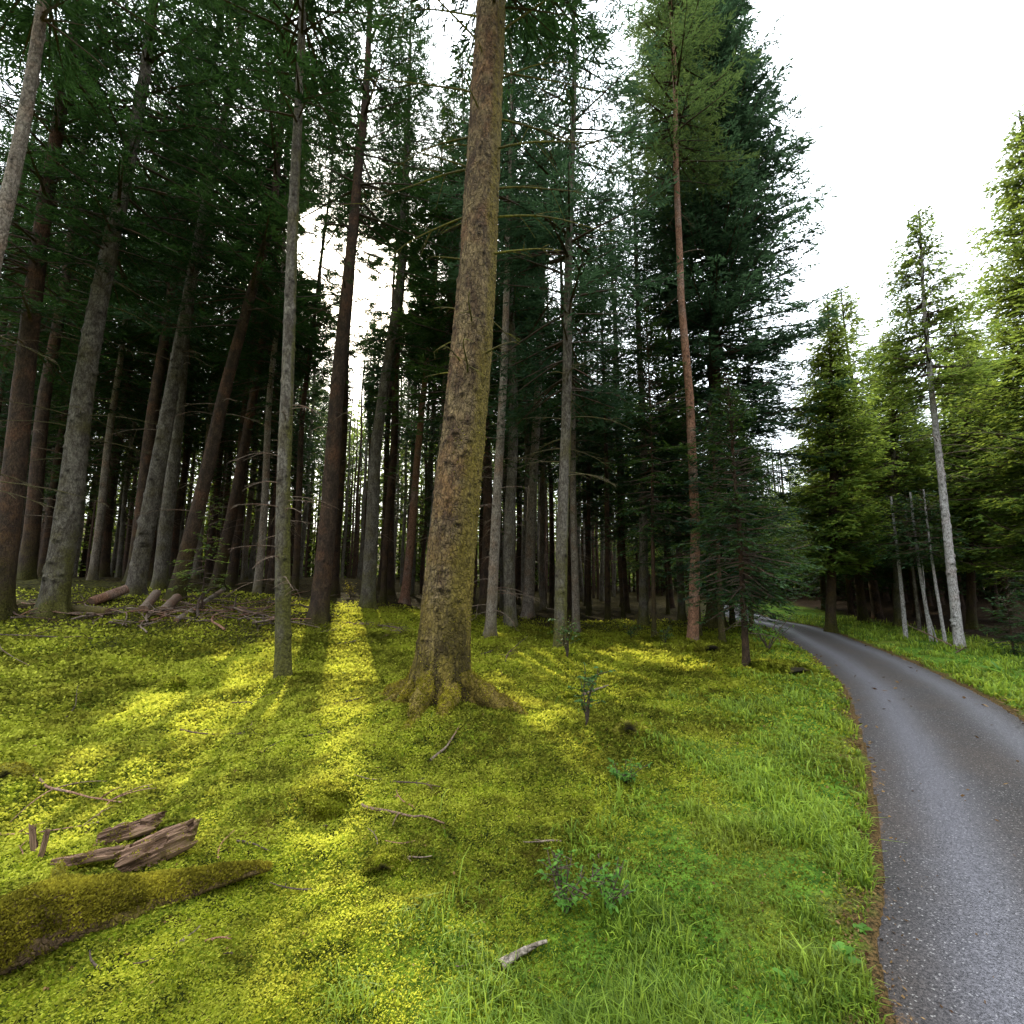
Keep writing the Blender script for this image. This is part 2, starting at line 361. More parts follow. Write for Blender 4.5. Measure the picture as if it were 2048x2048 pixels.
def build_path():
    n = len(EDGE); k = 25; s = np.linspace(-.5, .5, k)
    jit = .035 * (fbm(np.arange(n) * .9, np.zeros(n), 3, 2) - .5)
    # resample finely
    tt = np.linspace(0, n - 1, 420); C = np.stack([np.interp(tt, np.arange(n), CENT[:, i]) for i in (0, 1)], 1)
    T = np.gradient(C, axis=0); T /= np.linalg.norm(T, axis=1)[:, None]; Nn = np.stack([T[:, 1], -T[:, 0]], 1)
    wob = .05 * (fbm(tt * .9, tt * 0, 4, 3) - .5); wob2 = .05 * (fbm(tt * .9, tt * 0 + 9, 4, 3) - .5)
    off = s[None] * PATH_W + np.where(s < 0, (np.abs(s) * 2) ** 4, 0)[None] * wob[:, None] + np.where(s > 0, (np.abs(s) * 2) ** 4, 0)[None] * wob2[:, None]
    P = C[:, None] + Nn[:, None] * off[..., None]
    z = .022 - .04 * (np.abs(s) * 2) ** 3
    V = np.concatenate([P, np.broadcast_to(z[None, :, None], P.shape[:2] + (1,))], 2).reshape(-1, 3)
    i = np.arange(len(C) - 1)[:, None] * k; j = np.arange(k - 1)[None]
    Fq = np.stack([i + j, i + j + 1, i + k + j + 1, i + k + j], 2).reshape(-1, 4)
    tr = np.exp(-((s + .24) / .125) ** 2) + .9 * np.exp(-((s - .30) / .125) ** 2)
    me = mesh_np('path', V, Fq, [asphalt_mat()], None, {'track': np.tile(tr, len(C)), 'edge': np.tile((np.abs(s) * 2) ** 6, len(C))}, True)
    o = obj('path', me); kindtag(o, 'structure')

# ------------------------------------------------------------------ ground cover (stuff)
def polar_pts(n, r0, r1, a0, a1, rng):
    r = np.exp(rng.uniform(math.log(r0), math.log(r1), n)); a = np.radians(rng.uniform(a0, a1, n))
    return r * np.sin(a), r * np.cos(a), r
def build_moss():
    rng = np.random.RandomState(11)
    x, y, r = polar_pts(860000, 1.25, 17, -54, 48, rng)
    pd = path_dist(x, y); g = grassy(x, y, pd); du = duffy(x, y, pd)
    keep = (np.abs(pd) > .83 + .07 * rng.rand(len(x))) & (pd < 1) & (rng.rand(len(x)) > .75 * g) & (rng.rand(len(x)) > .93 * du)
    x, y, r, pd = x[keep], y[keep], r[keep], pd[keep]
    z = ground_z(x, y, pd); n = len(x)
    s = np.clip(.0048 * r, .0085, .05) * rng.uniform(.6, 1.35, n)
    a = rng.uniform(0, 2 * PI, n); el = rng.uniform(-.25, 1.3, n)
    d = np.stack([np.cos(a) * np.cos(el), np.sin(a) * np.cos(el), np.sin(el)], 1)
    A = np.stack([x, y, z + s * rng.uniform(-.3, .9, n)], 1); B = A + d * s[:, None]
    rnd = rng.normal(size=(n, 3)); w = np.cross(d, rnd); w /= np.linalg.norm(w, axis=1)[:, None]
    # two thirds of the leaflets turn their faces to the light, as moss does
    ph = rng.rand(n) < .66; nn = SUN + rng.normal(0, .38, (n, 3)); nn /= np.linalg.norm(nn, axis=1)[:, None]
    d2 = np.cross(nn, rng.normal(size=(n, 3))); d2 /= np.linalg.norm(d2, axis=1)[:, None]; d2 *= np.where(d2[:, 2:3] < 0, -1, 1); w2 = np.cross(nn, d2)
    d = np.where(ph[:, None], d2, d); w = np.where(ph[:, None], w2, w); B = A + d * s[:, None]
    V, Fq = kites(A, B, w * (s * rng.uniform(.25, .46, n))[:, None], .5)
    big = fbm(x / .8, y / .8, 3, 12); fine = fbm(x / .12, y / .12, 2, 13)
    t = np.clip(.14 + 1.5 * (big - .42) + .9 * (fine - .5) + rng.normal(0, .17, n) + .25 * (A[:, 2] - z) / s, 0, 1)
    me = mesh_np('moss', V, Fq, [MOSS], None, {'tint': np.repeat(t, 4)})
    kindtag(obj('moss', me), 'stuff', 'bright yellow green moss carpet covering the forest floor', 'moss')
def blades(x, y, z, h, w, rng, lean=.7):
    n = len(x); a = rng.uniform(0, 2 * PI, n); l = rng.uniform(.1, 1, n) * lean
    hd = np.stack([np.cos(a), np.sin(a), 0 * a], 1); sd = np.stack([-np.sin(a), np.cos(a), 0 * a], 1)
    b = np.stack([x, y, z], 1); up = np.array([0, 0, 1.])
    m = b + hd * (h * l * .35)[:, None] + up * (h * .6)[:, None]
    t = b + hd * (h * l * 1.05)[:, None] + up * (h * (.98 - .35 * l))[:, None]
    W = sd * w[:, None]
    V = np.stack([b - W, b + W, m + W * .8, m - W * .8, t + W * .1, t - W * .1], 1).reshape(-1, 3)
    o = np.arange(n)[:, None] * 6
    Fq = np.concatenate([o + np.array([[0, 1, 2, 3]]), o + np.array([[3, 2, 4, 5]])], 1).reshape(-1, 4)
    return V, Fq
def build_grass():
    rng = np.random.RandomState(12)
    x, y, r = polar_pts(300000, 1.25, 22, -20, 56, rng)
    pd = path_dist(x, y); g = grassy(x, y, pd)
    clump = fbm(x / .33, y / .33, 2, 21); edge = .8 + .2 * sstep(.86, 1.1, np.abs(pd))
    keep = (np.abs(pd) > .83) & (rng.rand(len(x)) < np.clip(g * edge * sstep(.32, .62, clump) + .02 * (pd < 0), 0, 1))
    keep &= ~((pd < 0) & (g < .05) & (rng.rand(len(x)) > .35))
    x, y, r, pd, clump = x[keep], y[keep], r[keep], pd[keep], clump[keep]; n = len(x)
    z = ground_z(x, y, pd) - .005
    h = (.024 + .06 * sstep(.4, .75, clump) + .05 * (pd > 0)) * rng.uniform(.5, 1.4, n); w = np.clip(.0014 * r, .0022, .013) * rng.uniform(.6, 1.3, n); lg = rng.rand(n) < .035; h = np.where(lg, h * 1.8 + .02, h)
    V, Fq = blades(x, y, z, h, w, rng, 1.0)
    t = np.clip(.35 + .8 * (fbm(x / .7, y / .7, 2, 30) - .45) + rng.normal(0, .3, n) + .15 * (pd > 0) + .25 * lg, 0, 1)
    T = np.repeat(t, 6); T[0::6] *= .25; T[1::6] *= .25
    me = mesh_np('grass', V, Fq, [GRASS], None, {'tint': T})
    kindtag(obj('grass', me), 'stuff', 'short green grass growing on the verges beside the path', 'grass')
def build_litter():
    rng = np.random.RandomState(13)
    x, y, r = polar_pts(120000, 1.3, 14, -56, 52, rng); pd = path_dist(x, y)
    e = .6 * np.exp(-((np.abs(pd) - .86) / .10) ** 2); du = duffy(x, y, pd)
    keep = rng.rand(len(x)) < np.maximum(e * np.where(r < 8, 1, .4), np.where(np.abs(pd) > 1.2, .035 + .12 * du, 0.012 * (np.abs(pd) < .85)))
    x, y, r, pd = x[keep], y[keep], r[keep], pd[keep]; n = len(x)
    z = np.where(np.abs(pd) < PATH_W / 2, .02 - .04 * (np.abs(pd) / (PATH_W / 2)) ** 3, ground_z(x, y, pd)) + .006
    s = np.clip(.004 * r, .008, .04) * rng.uniform(.5, 2.2, n); a = rng.uniform(0, 2 * PI, n); el = rng.uniform(-.1, .5, n)
    d = np.stack([np.cos(a) * np.cos(el), np.sin(a) * np.cos(el), np.sin(el)], 1); A = np.stack([x, y, z], 1)
    w = np.cross(d, np.array([0, 0, 1.]) + rng.normal(0, .5, (n, 3))); w /= np.linalg.norm(w, axis=1)[:, None]
    V, Fq = kites(A, A + d * s[:, None], w * (s * rng.uniform(.08, .4, n))[:, None])
    me = mesh_np('leaf_litter', V, Fq, [LITTER], None, {'tint': np.repeat(rng.rand(n), 4)})
    kindtag(obj('leaf_litter', me), 'stuff', 'brown needles and dead leaves along the path edge', 'leaf litter')

# ------------------------------------------------------------------ trees
def spine(bx, d, pts, gz_):
    """trunk axis as (z, x offset) from surveyed points at one depth"""
    b = at_depth(bx, 1200, d); zs = [0.0]; xs = [0.0]
    for (px, py) in pts:
        P = at_depth(px, py, d); zs.append(P[2] - gz_); xs.append(P[0] - b[0])
    return np.array(zs), np.array(xs)
class Spine:
    def __init__(s, zs, xs, rng, H, wob=.03):
        o = np.argsort(zs); zs = np.array(zs)[o]; xs = np.array(xs)[o]
        sl = (xs[-1] - xs[-2]) / max(.3, zs[-1] - zs[-2]) if len(zs) > 1 else 0
        if len(zs) < 2: zs = np.array([0, 5.]); xs = np.array([0, 0.])
        sl0 = (xs[1] - xs[0]) / max(.2, zs[1] - zs[0])
        zs = np.concatenate([[-1.0], zs, [H + 6]]); xs = np.concatenate([[-sl0], xs, [xs[-1] + sl * (H + 6 - zs[-1])]])
        zz = np.linspace(-1, H + 2, 120); xx = np.interp(zz, zs, xs)
        for _ in range(6): xx[1:-1] = .25 * xx[:-2] + .5 * xx[1:-1] + .25 * xx[2:]
        xx -= np.interp(0, zz, xx); ph = rng.rand() * 9
        s.z = zz; s.x = xx + wob * (np.sin(zz * .9 + ph) - math.sin(ph)) * .5; s.y = wob * (np.sin(zz * .7 + ph * 2) - math.sin(ph * 2))
    def at(s, z): return np.stack([np.interp(z, s.z, s.x), np.interp(z, s.z, s.y), z], -1)

def trunk_geo(sp, H, r0, rng, nseg=20, rows=80, flare=.5, knots=30, rough=.03, mossy=1.0, flz=.22, moss_side=None, lobes=5, knot_size=1.0, taper=.9, basedark=False):
    t = np.linspace(0, 1, rows); z = -.3 + (H + .3) * (.35 * t + .65 * t ** 2.2)
    a = np.arange(nseg) / nseg * 2 * PI; Z, A = np.meshgrid(z, a, indexing='ij')
    zp = np.maximum(Z, 0)
    R = r0 * (1 - taper * np.clip(Z / H, 0, 1) ** 1.05)
    ph = rng.rand() * 6
    lob = .55 + .45 * np.cos(A * lobes + ph + .8 * np.sin(A * 2 + ph))
    R = R + flare * r0 * np.exp(-zp / flz) * (.35 + lob)
    nx = np.cos(A) * R * 6 + 40 * rng.rand()
    n1 = fbm(nx + np.sin(A) * R * 6, Z * 3 + np.sin(A) * 2, 3, 40) - .5
    R = R * (1 + rough * 2 * n1) + r0 * rough * (fbm(A * 9, Z * 12, 2, 41) - .5) * 1.2
    dark = np.zeros_like(R)
    for _ in range(knots):
        zk = rng.uniform(.5, min(H * .75, 9.5)); ak = rng.rand() * 2 * PI
        u = ((A - ak + PI) % (2 * PI) - PI) * r0; v = Z - zk; kk = knot_size * rng.uniform(.6, 1.2)
        g = np.exp(-(u / (.05 * kk)) ** 2 - (v / (.03 * kk)) ** 2)
        R += .018 * kk * g
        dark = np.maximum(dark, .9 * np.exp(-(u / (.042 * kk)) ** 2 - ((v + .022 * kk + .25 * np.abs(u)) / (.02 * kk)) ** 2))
    if basedark: dark = np.maximum(dark, np.maximum(.72 * sstep(.47, .62, fbm(A * 3 + 3, Z * 2.6, 3, 77)) * np.exp(-(zp / 1.25) ** 2), .9 * sstep(.42, .2, lob) * np.exp(-zp / .22)))  # random dark blotches, plus shade painted into the valleys between roots
    ax = sp.at(z); P = ax[:, None, :] + np.stack([np.cos(A) * R, np.sin(A) * R, 0 * R], 2)
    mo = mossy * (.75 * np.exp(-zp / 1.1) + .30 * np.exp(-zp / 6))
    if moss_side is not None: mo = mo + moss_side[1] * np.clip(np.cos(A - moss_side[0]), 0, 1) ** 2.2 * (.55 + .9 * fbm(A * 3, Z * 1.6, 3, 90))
    i = np.arange(rows - 1)[:, None] * nseg; j = np.arange(nseg)[None]; jn = (j + 1) % nseg
    Fq = np.stack([i + j, i + jn, i + nseg + jn, i + nseg + j], 2).reshape(-1, 4)
    return P.reshape(-1, 3), Fq, {'dark': dark.ravel(), 'mossy': np.clip(mo, 0, 1.2).ravel()}

def crown_geo(sp, H, zb, R, rng, whorl=.42, nb=5, dense=1.0, twig=.17, wid=.028, shape='spruce', droop=.25, up=.12, gap=.12, lit=.5, skew=0, t0=.14):
    zs = []
    z = zb
    while z < H - .1: zs.append(z); z += whorl * rng.uniform(.6, 1.3) * (1 - .5 * (z - zb) / (H - zb))
    zb_ = np.repeat(zs, nb); n = len(zb_); zb_ = zb_ + rng.normal(0, .08, n)
    u = np.clip((zb_ - zb) / (H - zb), 0, 1)
    if shape == 'spruce': pr = (1 - u) ** .75 * np.minimum(1, .6 + 2.5 * u)
    elif shape == 'column': pr = np.clip(1.08 - u, 0, 1) ** .55 * np.minimum(1, .62 + 1.6 * u)
    elif shape == 'pine': pr = np.sqrt(np.clip(1 - (2 * u - .8) ** 2 / 1.5, .05, 1))
    else: pr = np.clip(1.1 - u, 0, 1) ** .5 * np.minimum(1, .45 + 2 * u)
    L = np.maximum(.18, R * pr * rng.uniform(.55, 1.2, n)); ok = rng.rand(n) > gap
    zb_, u, L = zb_[ok], u[ok], L[ok]; n = len(L)
    az = rng.uniform(0, 2 * PI, n)
    if skew: L = L * (1 + skew * np.cos(az))
    el = np.radians(-8 + 55 * u ** 1.6) + rng.normal(0, .13, n)
    H2 = np.stack([np.cos(az), np.sin(az)], 1)
    b0 = sp.at(zb_)
    dr = droop * (1 - u) * rng.uniform(.6, 1.4, n)
    def axis(bi, t):
        l = L[bi] * t; h = l * np.cos(el[bi])
        zz = l * np.sin(el[bi]) - dr[bi] * L[bi] * t ** 2 + up * L[bi] * t ** 4 * 1.3
        return b0[bi] + np.stack([H2[bi, 0] * h, H2[bi, 1] * h, zz], 1)
    # laterals
    nl = np.maximum(3, (L / .105 * dense).astype(int)); bi = np.repeat(np.arange(n), nl); m = len(bi)
    t = (t0 + (1 - t0) * rng.rand(m)) ** .85; side = np.where(rng.rand(m) < .5, -1, 1)
    la = az[bi] + side * (np.radians(52) + rng.normal(0, .22, m)) * (1 - .35 * t)
    ll = (np.minimum(.75, .40 * L[bi]) * (1 - .72 * t) + .10) * rng.uniform(.6, 1.25, m)
    le = rng.normal(-.14, .13, m)
    ld = np.stack([np.cos(la) * np.cos(le), np.sin(la) * np.cos(le), np.sin(le)], 1)
    lp = axis(bi, t)
    # sprigs
    ns = np.maximum(2, (ll / .075 * dense).astype(int)); li = np.repeat(np.arange(m), ns); k = len(li)
    s = rng.uniform(.05, 1, k); pos = lp[li] + ld[li] * (ll[li] * s)[:, None]; pos[:, 2] -= .12 * ll[li] * s ** 2
    sa = la[li] + rng.choice([-1, 1], k) * rng.uniform(.15, .85, k); se = le[li] + rng.normal(0, .17, k)
    sd = np.stack([np.cos(sa) * np.cos(se), np.sin(sa) * np.cos(se), np.sin(se)], 1)
    sl = twig * rng.uniform(.55, 1.35, k)
    nrm = np.array([0, 0, 1.]) + rng.normal(0, .36, (k, 3)); w = np.cross(sd, nrm); w /= np.linalg.norm(w, axis=1)[:, None] + 1e-9
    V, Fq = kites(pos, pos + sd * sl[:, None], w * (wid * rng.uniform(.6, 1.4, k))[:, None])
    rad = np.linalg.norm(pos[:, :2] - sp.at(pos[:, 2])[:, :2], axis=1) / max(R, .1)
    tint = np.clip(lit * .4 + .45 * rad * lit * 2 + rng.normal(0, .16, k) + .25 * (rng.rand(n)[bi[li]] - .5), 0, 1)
    # wood of the boughs: flat three sided strips
    ts = np.linspace(0, 1, 5); P = np.stack([axis(np.arange(n), np.full(n, q)) for q in ts], 1)
    wr = .007 + .012 * L
    sdv = np.stack([-H2[:, 1], H2[:, 0], 0 * az], 1); upv = np.array([0, 0, 1.])
    ring = []
    for q in range(5):
        rr = (wr * (1 - .85 * ts[q]))[:, None]
        ring.append(np.stack([P[:, q] - sdv * rr, P[:, q] + sdv * rr, P[:, q] + upv * rr * 1.5], 1))
    Wv = np.stack(ring, 1).reshape(-1, 3); o = np.arange(n)[:, None, None] * 15; q = np.arange(4)[None, :, None] * 3; j = np.arange(3)[None, None]; jn = (j + 1) % 3
    Wf = np.stack([o + q + j, o + q + jn, o + q + 3 + jn, o + q + 3 + j], 3).reshape(-1, 4)
    return V, Fq, tint, Wv, Wf

def crown_mesh(name, geo, mats, keep=None, wkeep=None):
    V, Fq, tint, Wv, Wf = geo
    if keep is not None:
        V = V.reshape(-1, 4, 3)[keep].reshape(-1, 3); tint = tint[keep]; Fq = np.arange(len(V)).reshape(-1, 4)
    if wkeep is not None: Wf = Wf[wkeep]
    VV = np.concatenate([V, Wv]); FF = np.concatenate([Fq, Wf + len(V)])
    mi = np.concatenate([np.zeros(len(Fq)), np.ones(len(Wf))])
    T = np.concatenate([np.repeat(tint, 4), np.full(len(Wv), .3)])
    return mesh_np(name, VV, FF, mats, mi, {'tint': T, 'mossy': np.zeros(len(VV)), 'dark': np.zeros(len(VV))})

def dead_branch(parent, sp, z, r, az, L, rng, mat, el=.1, droop=.35, up=0., thick=.014, twigs=6, moss=.2, nme='dead_branch'):
    t = np.linspace(0, 1, 9); h = L * t; ph = rng.rand() * 6
    b = sp.at(np.array([z]))[0]; ca, sa = math.cos(az), math.sin(az)
    zz = h * math.sin(el) - droop * L * t ** 2 + up * L * t ** 3
    wob = .03 * L * np.sin(t * 5 + ph) * t
    P = np.stack([b[0] + ca * (r * .7 + h) - sa * wob, b[1] + sa * (r * .7 + h) + ca * wob, b[2] + zz], 1)
    A = Acc(); V, Fq = tube(P, thick * (1 - .82 * t) + .002, 6); A.add(V, Fq)
    for _ in range(twigs):
        k = rng.randint(2, 9); q = P[k]; l = L * rng.uniform(.12, .4) * (1.1 - t[k] * .6); aa = az + rng.choice([-1, 1]) * rng.uniform(.4, 1.1)
        s = np.linspace(0, 1, 5); dz = rng.normal(-.15, .25)
        Q = q + np.stack([np.cos(aa) * l * s, np.sin(aa) * l * s, dz * l * s - .25 * l * s ** 2], 1)
        V, Fq = tube(Q, (thick * .4) * (1 - .7 * s) + .0012, 4); A.add(V, Fq)
    V = np.concatenate(A.V)
    me = mesh_np(nme, V, np.concatenate(A.F), [mat], None, {'mossy': np.full(len(V), moss), 'dark': np.zeros(len(V))}, True)
    return obj(nme, me, parent)

TREES = []
def tree(label, bx, d, dia, pts, H, zb, R, bark, needles, name='spruce_tree', cat='spruce tree', group=None, seed=0, nseg=20, rows=90, flare=.45,
         knots=40, rough=.03, mossy=.8, moss_side=None, dead=0, dead_rng=(1.5, 6), dead_len=(.5, 1.4), dead_mat=None, dead_thick=.012, crown=None, cull=True, taper=.9, knot_size=1., dead_el=.1, dead_droop=.35, X=None, wob=.03, flz=.22):
    rng = np.random.RandomState(1000 + seed)
    x = at_depth(bx, 1200, d)[0] if X is None else X
    z = gz(x, d); root = empty(name, (x, d, z)); tag(root, label, cat, group)
    zs, xs = spine(bx, d, pts, z) if pts else (np.array([0.]), np.array([0.]))
    sp = Spine(zs, xs, rng, H, wob)
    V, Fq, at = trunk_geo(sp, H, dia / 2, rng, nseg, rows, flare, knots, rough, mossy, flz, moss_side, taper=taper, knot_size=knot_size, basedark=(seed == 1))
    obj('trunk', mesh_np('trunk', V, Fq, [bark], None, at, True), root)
    if R > 0:
        geo = crown_geo(sp, H, zb, R, rng, **(crown or {}))
        keep = wkeep = None
        if cull:
            C = geo[0].reshape(-1, 4, 3).mean(1) + np.array([x, d, z]); keep = cull_keep(C, rng); wkeep = cull_keep(geo[3][geo[4]].mean(1) + np.array([x, d, z]), rng)
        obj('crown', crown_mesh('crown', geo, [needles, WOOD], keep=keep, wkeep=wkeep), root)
    for i in range(dead):
        zz = rng.uniform(*dead_rng); rr = dia / 2 * (1 - .8 * zz / H)
        dead_branch(root, sp, zz, rr, rng.rand() * 2 * PI, rng.uniform(*dead_len), rng, dead_mat or DEADWOOD, dead_el, dead_droop * rng.uniform(.5, 1.4), 0, dead_thick * rng.uniform(.7, 1.2))
    TREES.append((x, d, dia)); return root, sp
INT = dict(whorl=.46, nb=6, dense=1.6, twig=.16, wid=.0125, droop=.30, gap=.26, lit=.42)     # forest interior crown
def build_trees():
    # --- the big trunk in the middle
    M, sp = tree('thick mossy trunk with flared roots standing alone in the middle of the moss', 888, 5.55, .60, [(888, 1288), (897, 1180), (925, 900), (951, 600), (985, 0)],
        23, 9.5, 2.6, BARK_MAIN, NEEDLE_DARK, seed=1, nseg=150, rows=620, flare=.42, flz=.34, knots=300, rough=.06, mossy=1.0, moss_side=(-.25, .8), knot_size=.85, crown=dict(INT, wid=.012), taper=.86, wob=.015)  # moss stripe on the right flank also paints its sky-lit edge
    rng = np.random.RandomState(5)
    for (az, L, r0, dz) in [(2.75, .95, .15, .40), (-1.95, .85, .14, .36), (-1.30, .75, .13, .34), (-.35, .95, .16, .40), (3.6, .75, .13, .34), (1.2, .7, .12, .3), (-2.6, .6, .1, .26)]:
        t = np.linspace(0, 1, 26); ca, sa = math.cos(az), math.sin(az); ph = rng.rand() * 6
        h = .12 + (L + .1) * t; wob = .16 * np.sin(t * 4 + ph) * t
        px, py = ca * h - sa * wob, sa * h + ca * wob
        g = ground_z(M.location.x + px, M.location.y + py) - M.location.z
        zz = g + dz * (1 - t) ** 2.6 - .02 - .05 * t ** 3
        V, Fq = tube(np.stack([px, py, zz], 1), r0 * (1 - .8 * t) * (1 + .25 * (fbm(t * 7, t * 0 + ph, 3) - .5)), 22)
        nv = fbm(V[:, 0] * 9 + V[:, 2] * 5, V[:, 1] * 9, 3, 50) - .5; V[:, 2] += .14 * nv; V[:, 0] += .10 * (fbm(V[:, 1] * 11, V[:, 2] * 11, 2, 3) - .5)
        obj('root', mesh_np('root', V, Fq, [BARK_MAIN], None, {'mossy': np.clip(.75 + .5 * t.repeat(22), 0, 1.2), 'dark': np.zeros(len(V))}, True), M)
    tk = [c for c in M.children if c.name.startswith('trunk')][0]
    TV = np.concatenate([np.array([v.co[:] for v in o.data.vertices]) for o in [tk]]); tf = np.array([p.vertices[:] for p in tk.data.polygons])
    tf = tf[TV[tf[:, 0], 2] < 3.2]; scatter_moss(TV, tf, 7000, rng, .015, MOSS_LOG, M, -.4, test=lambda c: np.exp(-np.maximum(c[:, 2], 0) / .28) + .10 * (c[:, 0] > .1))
    for o in [c for c in M.children if c.name.startswith('root')]:
        RV = np.array([v.co[:] for v in o.data.vertices]); rf = np.array([p.vertices[:] for p in o.data.polygons]); scatter_moss(RV, rf, 2600, rng, .016, MOSS_LOG, M, .15, test=lambda c: .15 + (fbm(c[:, 0] / .12, c[:, 1] / .12, 2, 33) > .42))
    for (px, py, az, L, el) in [(1010, 225, .15, 1.9, -.25), (1002, 300, -.3, 1.6, -.35), (992, 370, .3, 1.3, .05), (1000, 130, .5, 1.7, .2), (990, 430, -.1, 1.5, -.2), (985, 510, -.4, 1.0, -.3), (1010, 60, -.2, 1.5, .5),
                                (940, 180, 3.0, 1.6, .1), (935, 260, 2.7, 1.3, -.1), (930, 330, 3.3, 1.5, -.35), (925, 420, 2.9, 1.1, -.4), (950, 90, 3.4, 1.4, .4), (945, 20, 2.8, 1.5, .5)]:
        z = at_depth(px, py, 5.5)[2] - M.location.z
        dead_branch(M, sp, z, .26 * (1 - .85 * z / 23), az + rng.normal(0, .1), L, rng, MOSSWOOD, el + .25, .22, 0, .014, 7, .5)
    for i in range(16):
        z = rng.uniform(3.5, 9); dead_branch(M, sp, z, .27 * (1 - .8 * z / 23), rng.rand() * 6.3, rng.uniform(.15, 1.1), rng, MOSSWOOD, .25, .2, 0, .012, 3, .5)

    # --- left side
    tree('pale leaning trunk cut by the left edge, its foot out of view', -128, 5.6, .215, [(0, 480), (45, 250), (92, 0)], 20, 9.5, 2.4, BARK_LIGHT, NEEDLE_DARK, seed=2, nseg=40, rows=260, knots=60, mossy=.2,
         dead=12, dead_rng=(2.2, 5), dead_len=(.6, 1.6), dead_thick=.008, dead_mat=MOSSWOOD, crown=INT)
    tree('black trunk at the left edge behind the pale leaning one', 0, 9.5, .42, [(36, 800), (90, 400)], 22, 6.0, 2.88, BARK_DARK, NEEDLE_DARK, seed=3, nseg=28, dead=8, dead_len=(.8, 2), dead_rng=(2, 7), crown=INT)
    tree('dark trunk just left of the stout grey knotty one', 46, 14, .40, [(92, 800), (140, 500)], 22, 8, 2.76, BARK_DARK, NEEDLE_DARK, seed=4, nseg=24, dead=4, crown=INT)
    tree('stout grey knotty trunk at left with mossy patches and a black foot', 107, 10, .47, [(161, 800), (222, 480), (286, 160)], 23, 8.0, 3.12, BARK_GREY, NEEDLE_DARK, seed=5, nseg=64, rows=330, knots=110, moss_side=(.3, .25), mossy=.7, knot_size=1.5,
         dead=14, dead_rng=(3, 8), dead_len=(.8, 2.2), dead_thick=.010, dead_mat=MOSSWOOD, crown=INT)
    tree('dark trunk pressed against the left of the leaning grey brown one', 262, 15, .42, [(312, 800), (375, 350)], 22, 8.5, 2.88, BARK_DARK, NEEDLE_DARK, seed=6, nseg=24, dead=4, crown=INT)
    tree('leaning grey brown knotty trunk behind the brush pile', 268, 12, .40, [(337, 800), (408, 420), (477, 85)], 23, 9.0, 2.88, BARK_GREY, NEEDLE_DARK, seed=7, nseg=54, rows=300, knots=110, mossy=.5, knot_size=1.5, dead=5, dead_rng=(4, 9), crown=INT)
    tree('black strongly leaning trunk right of the leaning grey brown one', 350, 11.8, .37, [(442, 800), (545, 430)], 21, 7.5, 2.76, BARK_DARK, NEEDLE_DARK, seed=8, nseg=36, rows=160, knots=60, dead=6, crown=INT)
    tree('dark leaning trunk behind the small green spruce spray', 430, 15.5, .38, [(505, 800), (560, 450)], 21, 7.5, 2.76, BARK_DARK, NEEDLE_DARK, seed=9, nseg=24, dead=5, crown=INT)
    tree('slender grey trunk with dead lower twigs and a mossy foot nearest on the left', 577, 7.1, .225, [(566, 1073), (568, 930), (574, 800), (590, 400), (604, 0)], 19, 9.5, 1.9, BARK_GREY, NEEDLE_DARK, seed=10, nseg=48, rows=360, flare=.2, knots=80, mossy=1.0, moss_side=(0, .55), taper=.75,
         dead=18, dead_rng=(.9, 4.2), dead_len=(.4, 1.0), dead_thick=.007, dead_mat=DEADWOOD, crown=INT)
    tree('dark trunk whose left flank hides the sun, foot in bright moss', 638, 11.3, .43, [(673, 800), (700, 500), (730, 200)], 23, 8.5, 2.88, BARK_DARK, NEEDLE_DARK, seed=11, nseg=54, rows=260, knots=90, flare=.6, mossy=.6, crown=INT, dead=4, dead_rng=(4, 8))
    tree('thin dark trunk showing between the slender grey one and the sunlit one', 588, 16, .23, [(608, 800), (662, 370)], 21, 8.5, 2.4, BARK_DARK, NEEDLE_DARK, seed=12, crown=INT)
    tree('grey trunk with a bushy sprout at its foot right of the sun', 736, 14, .42, [(749, 900), (800, 550), (816, 210)], 22, 8.5, 2.76, BARK_GREY, NEEDLE_DARK, seed=13, nseg=40, rows=220, knots=60, flare=.7, mossy=.8, crown=INT, dead=4)
    tree('thin brown trunk close behind the grey one right of the sun', 766, 17, .24, [(790, 800), (815, 450)], 20, 9, 2.28, BARK_DARK, NEEDLE_DARK, seed=14, crown=INT)
    tree('reddish dark trunk midway between the sun and the thick mossy trunk', 809, 18, .34, [(845, 800), (880, 450)], 22, 9.5, 2.4, BARK_RED, NEEDLE_DARK, seed=15, rows=150, crown=INT, mossy=.3)
    tree('slim trunk peeping out along the left edge of the thick mossy trunk', 850, 15, .22, [(882, 900), (905, 480)], 20, 9, 2.28, BARK_GREY, NEEDLE_DARK, seed=16, crown=INT, mossy=1)
    # --- right of the big trunk
    tree('slim tan trunk with many bare twigs right of the thick mossy trunk', 980, 11.3, .26, [(1002, 900), (1013, 600), (1023, 260)], 20, 9.5, 2.4, BARK_LIGHT, NEEDLE_BLUE, seed=17, nseg=40, rows=260, knots=70, flare=.45, mossy=.6, dead=22, dead_rng=(.6, 5), dead_len=(.5, 1.3), dead_thick=.008, crown=INT)
    tree('smooth pinkish tan trunk second to the right of the thick mossy trunk', 1055, 17, .42, [(1070, 900), (1092, 424)], 22, 10, 2.76, BARK_LIGHT, NEEDLE_BLUE, seed=18, nseg=36, rows=220, knots=80, mossy=.3, dead=5, dead_rng=(2, 6), crown=INT)
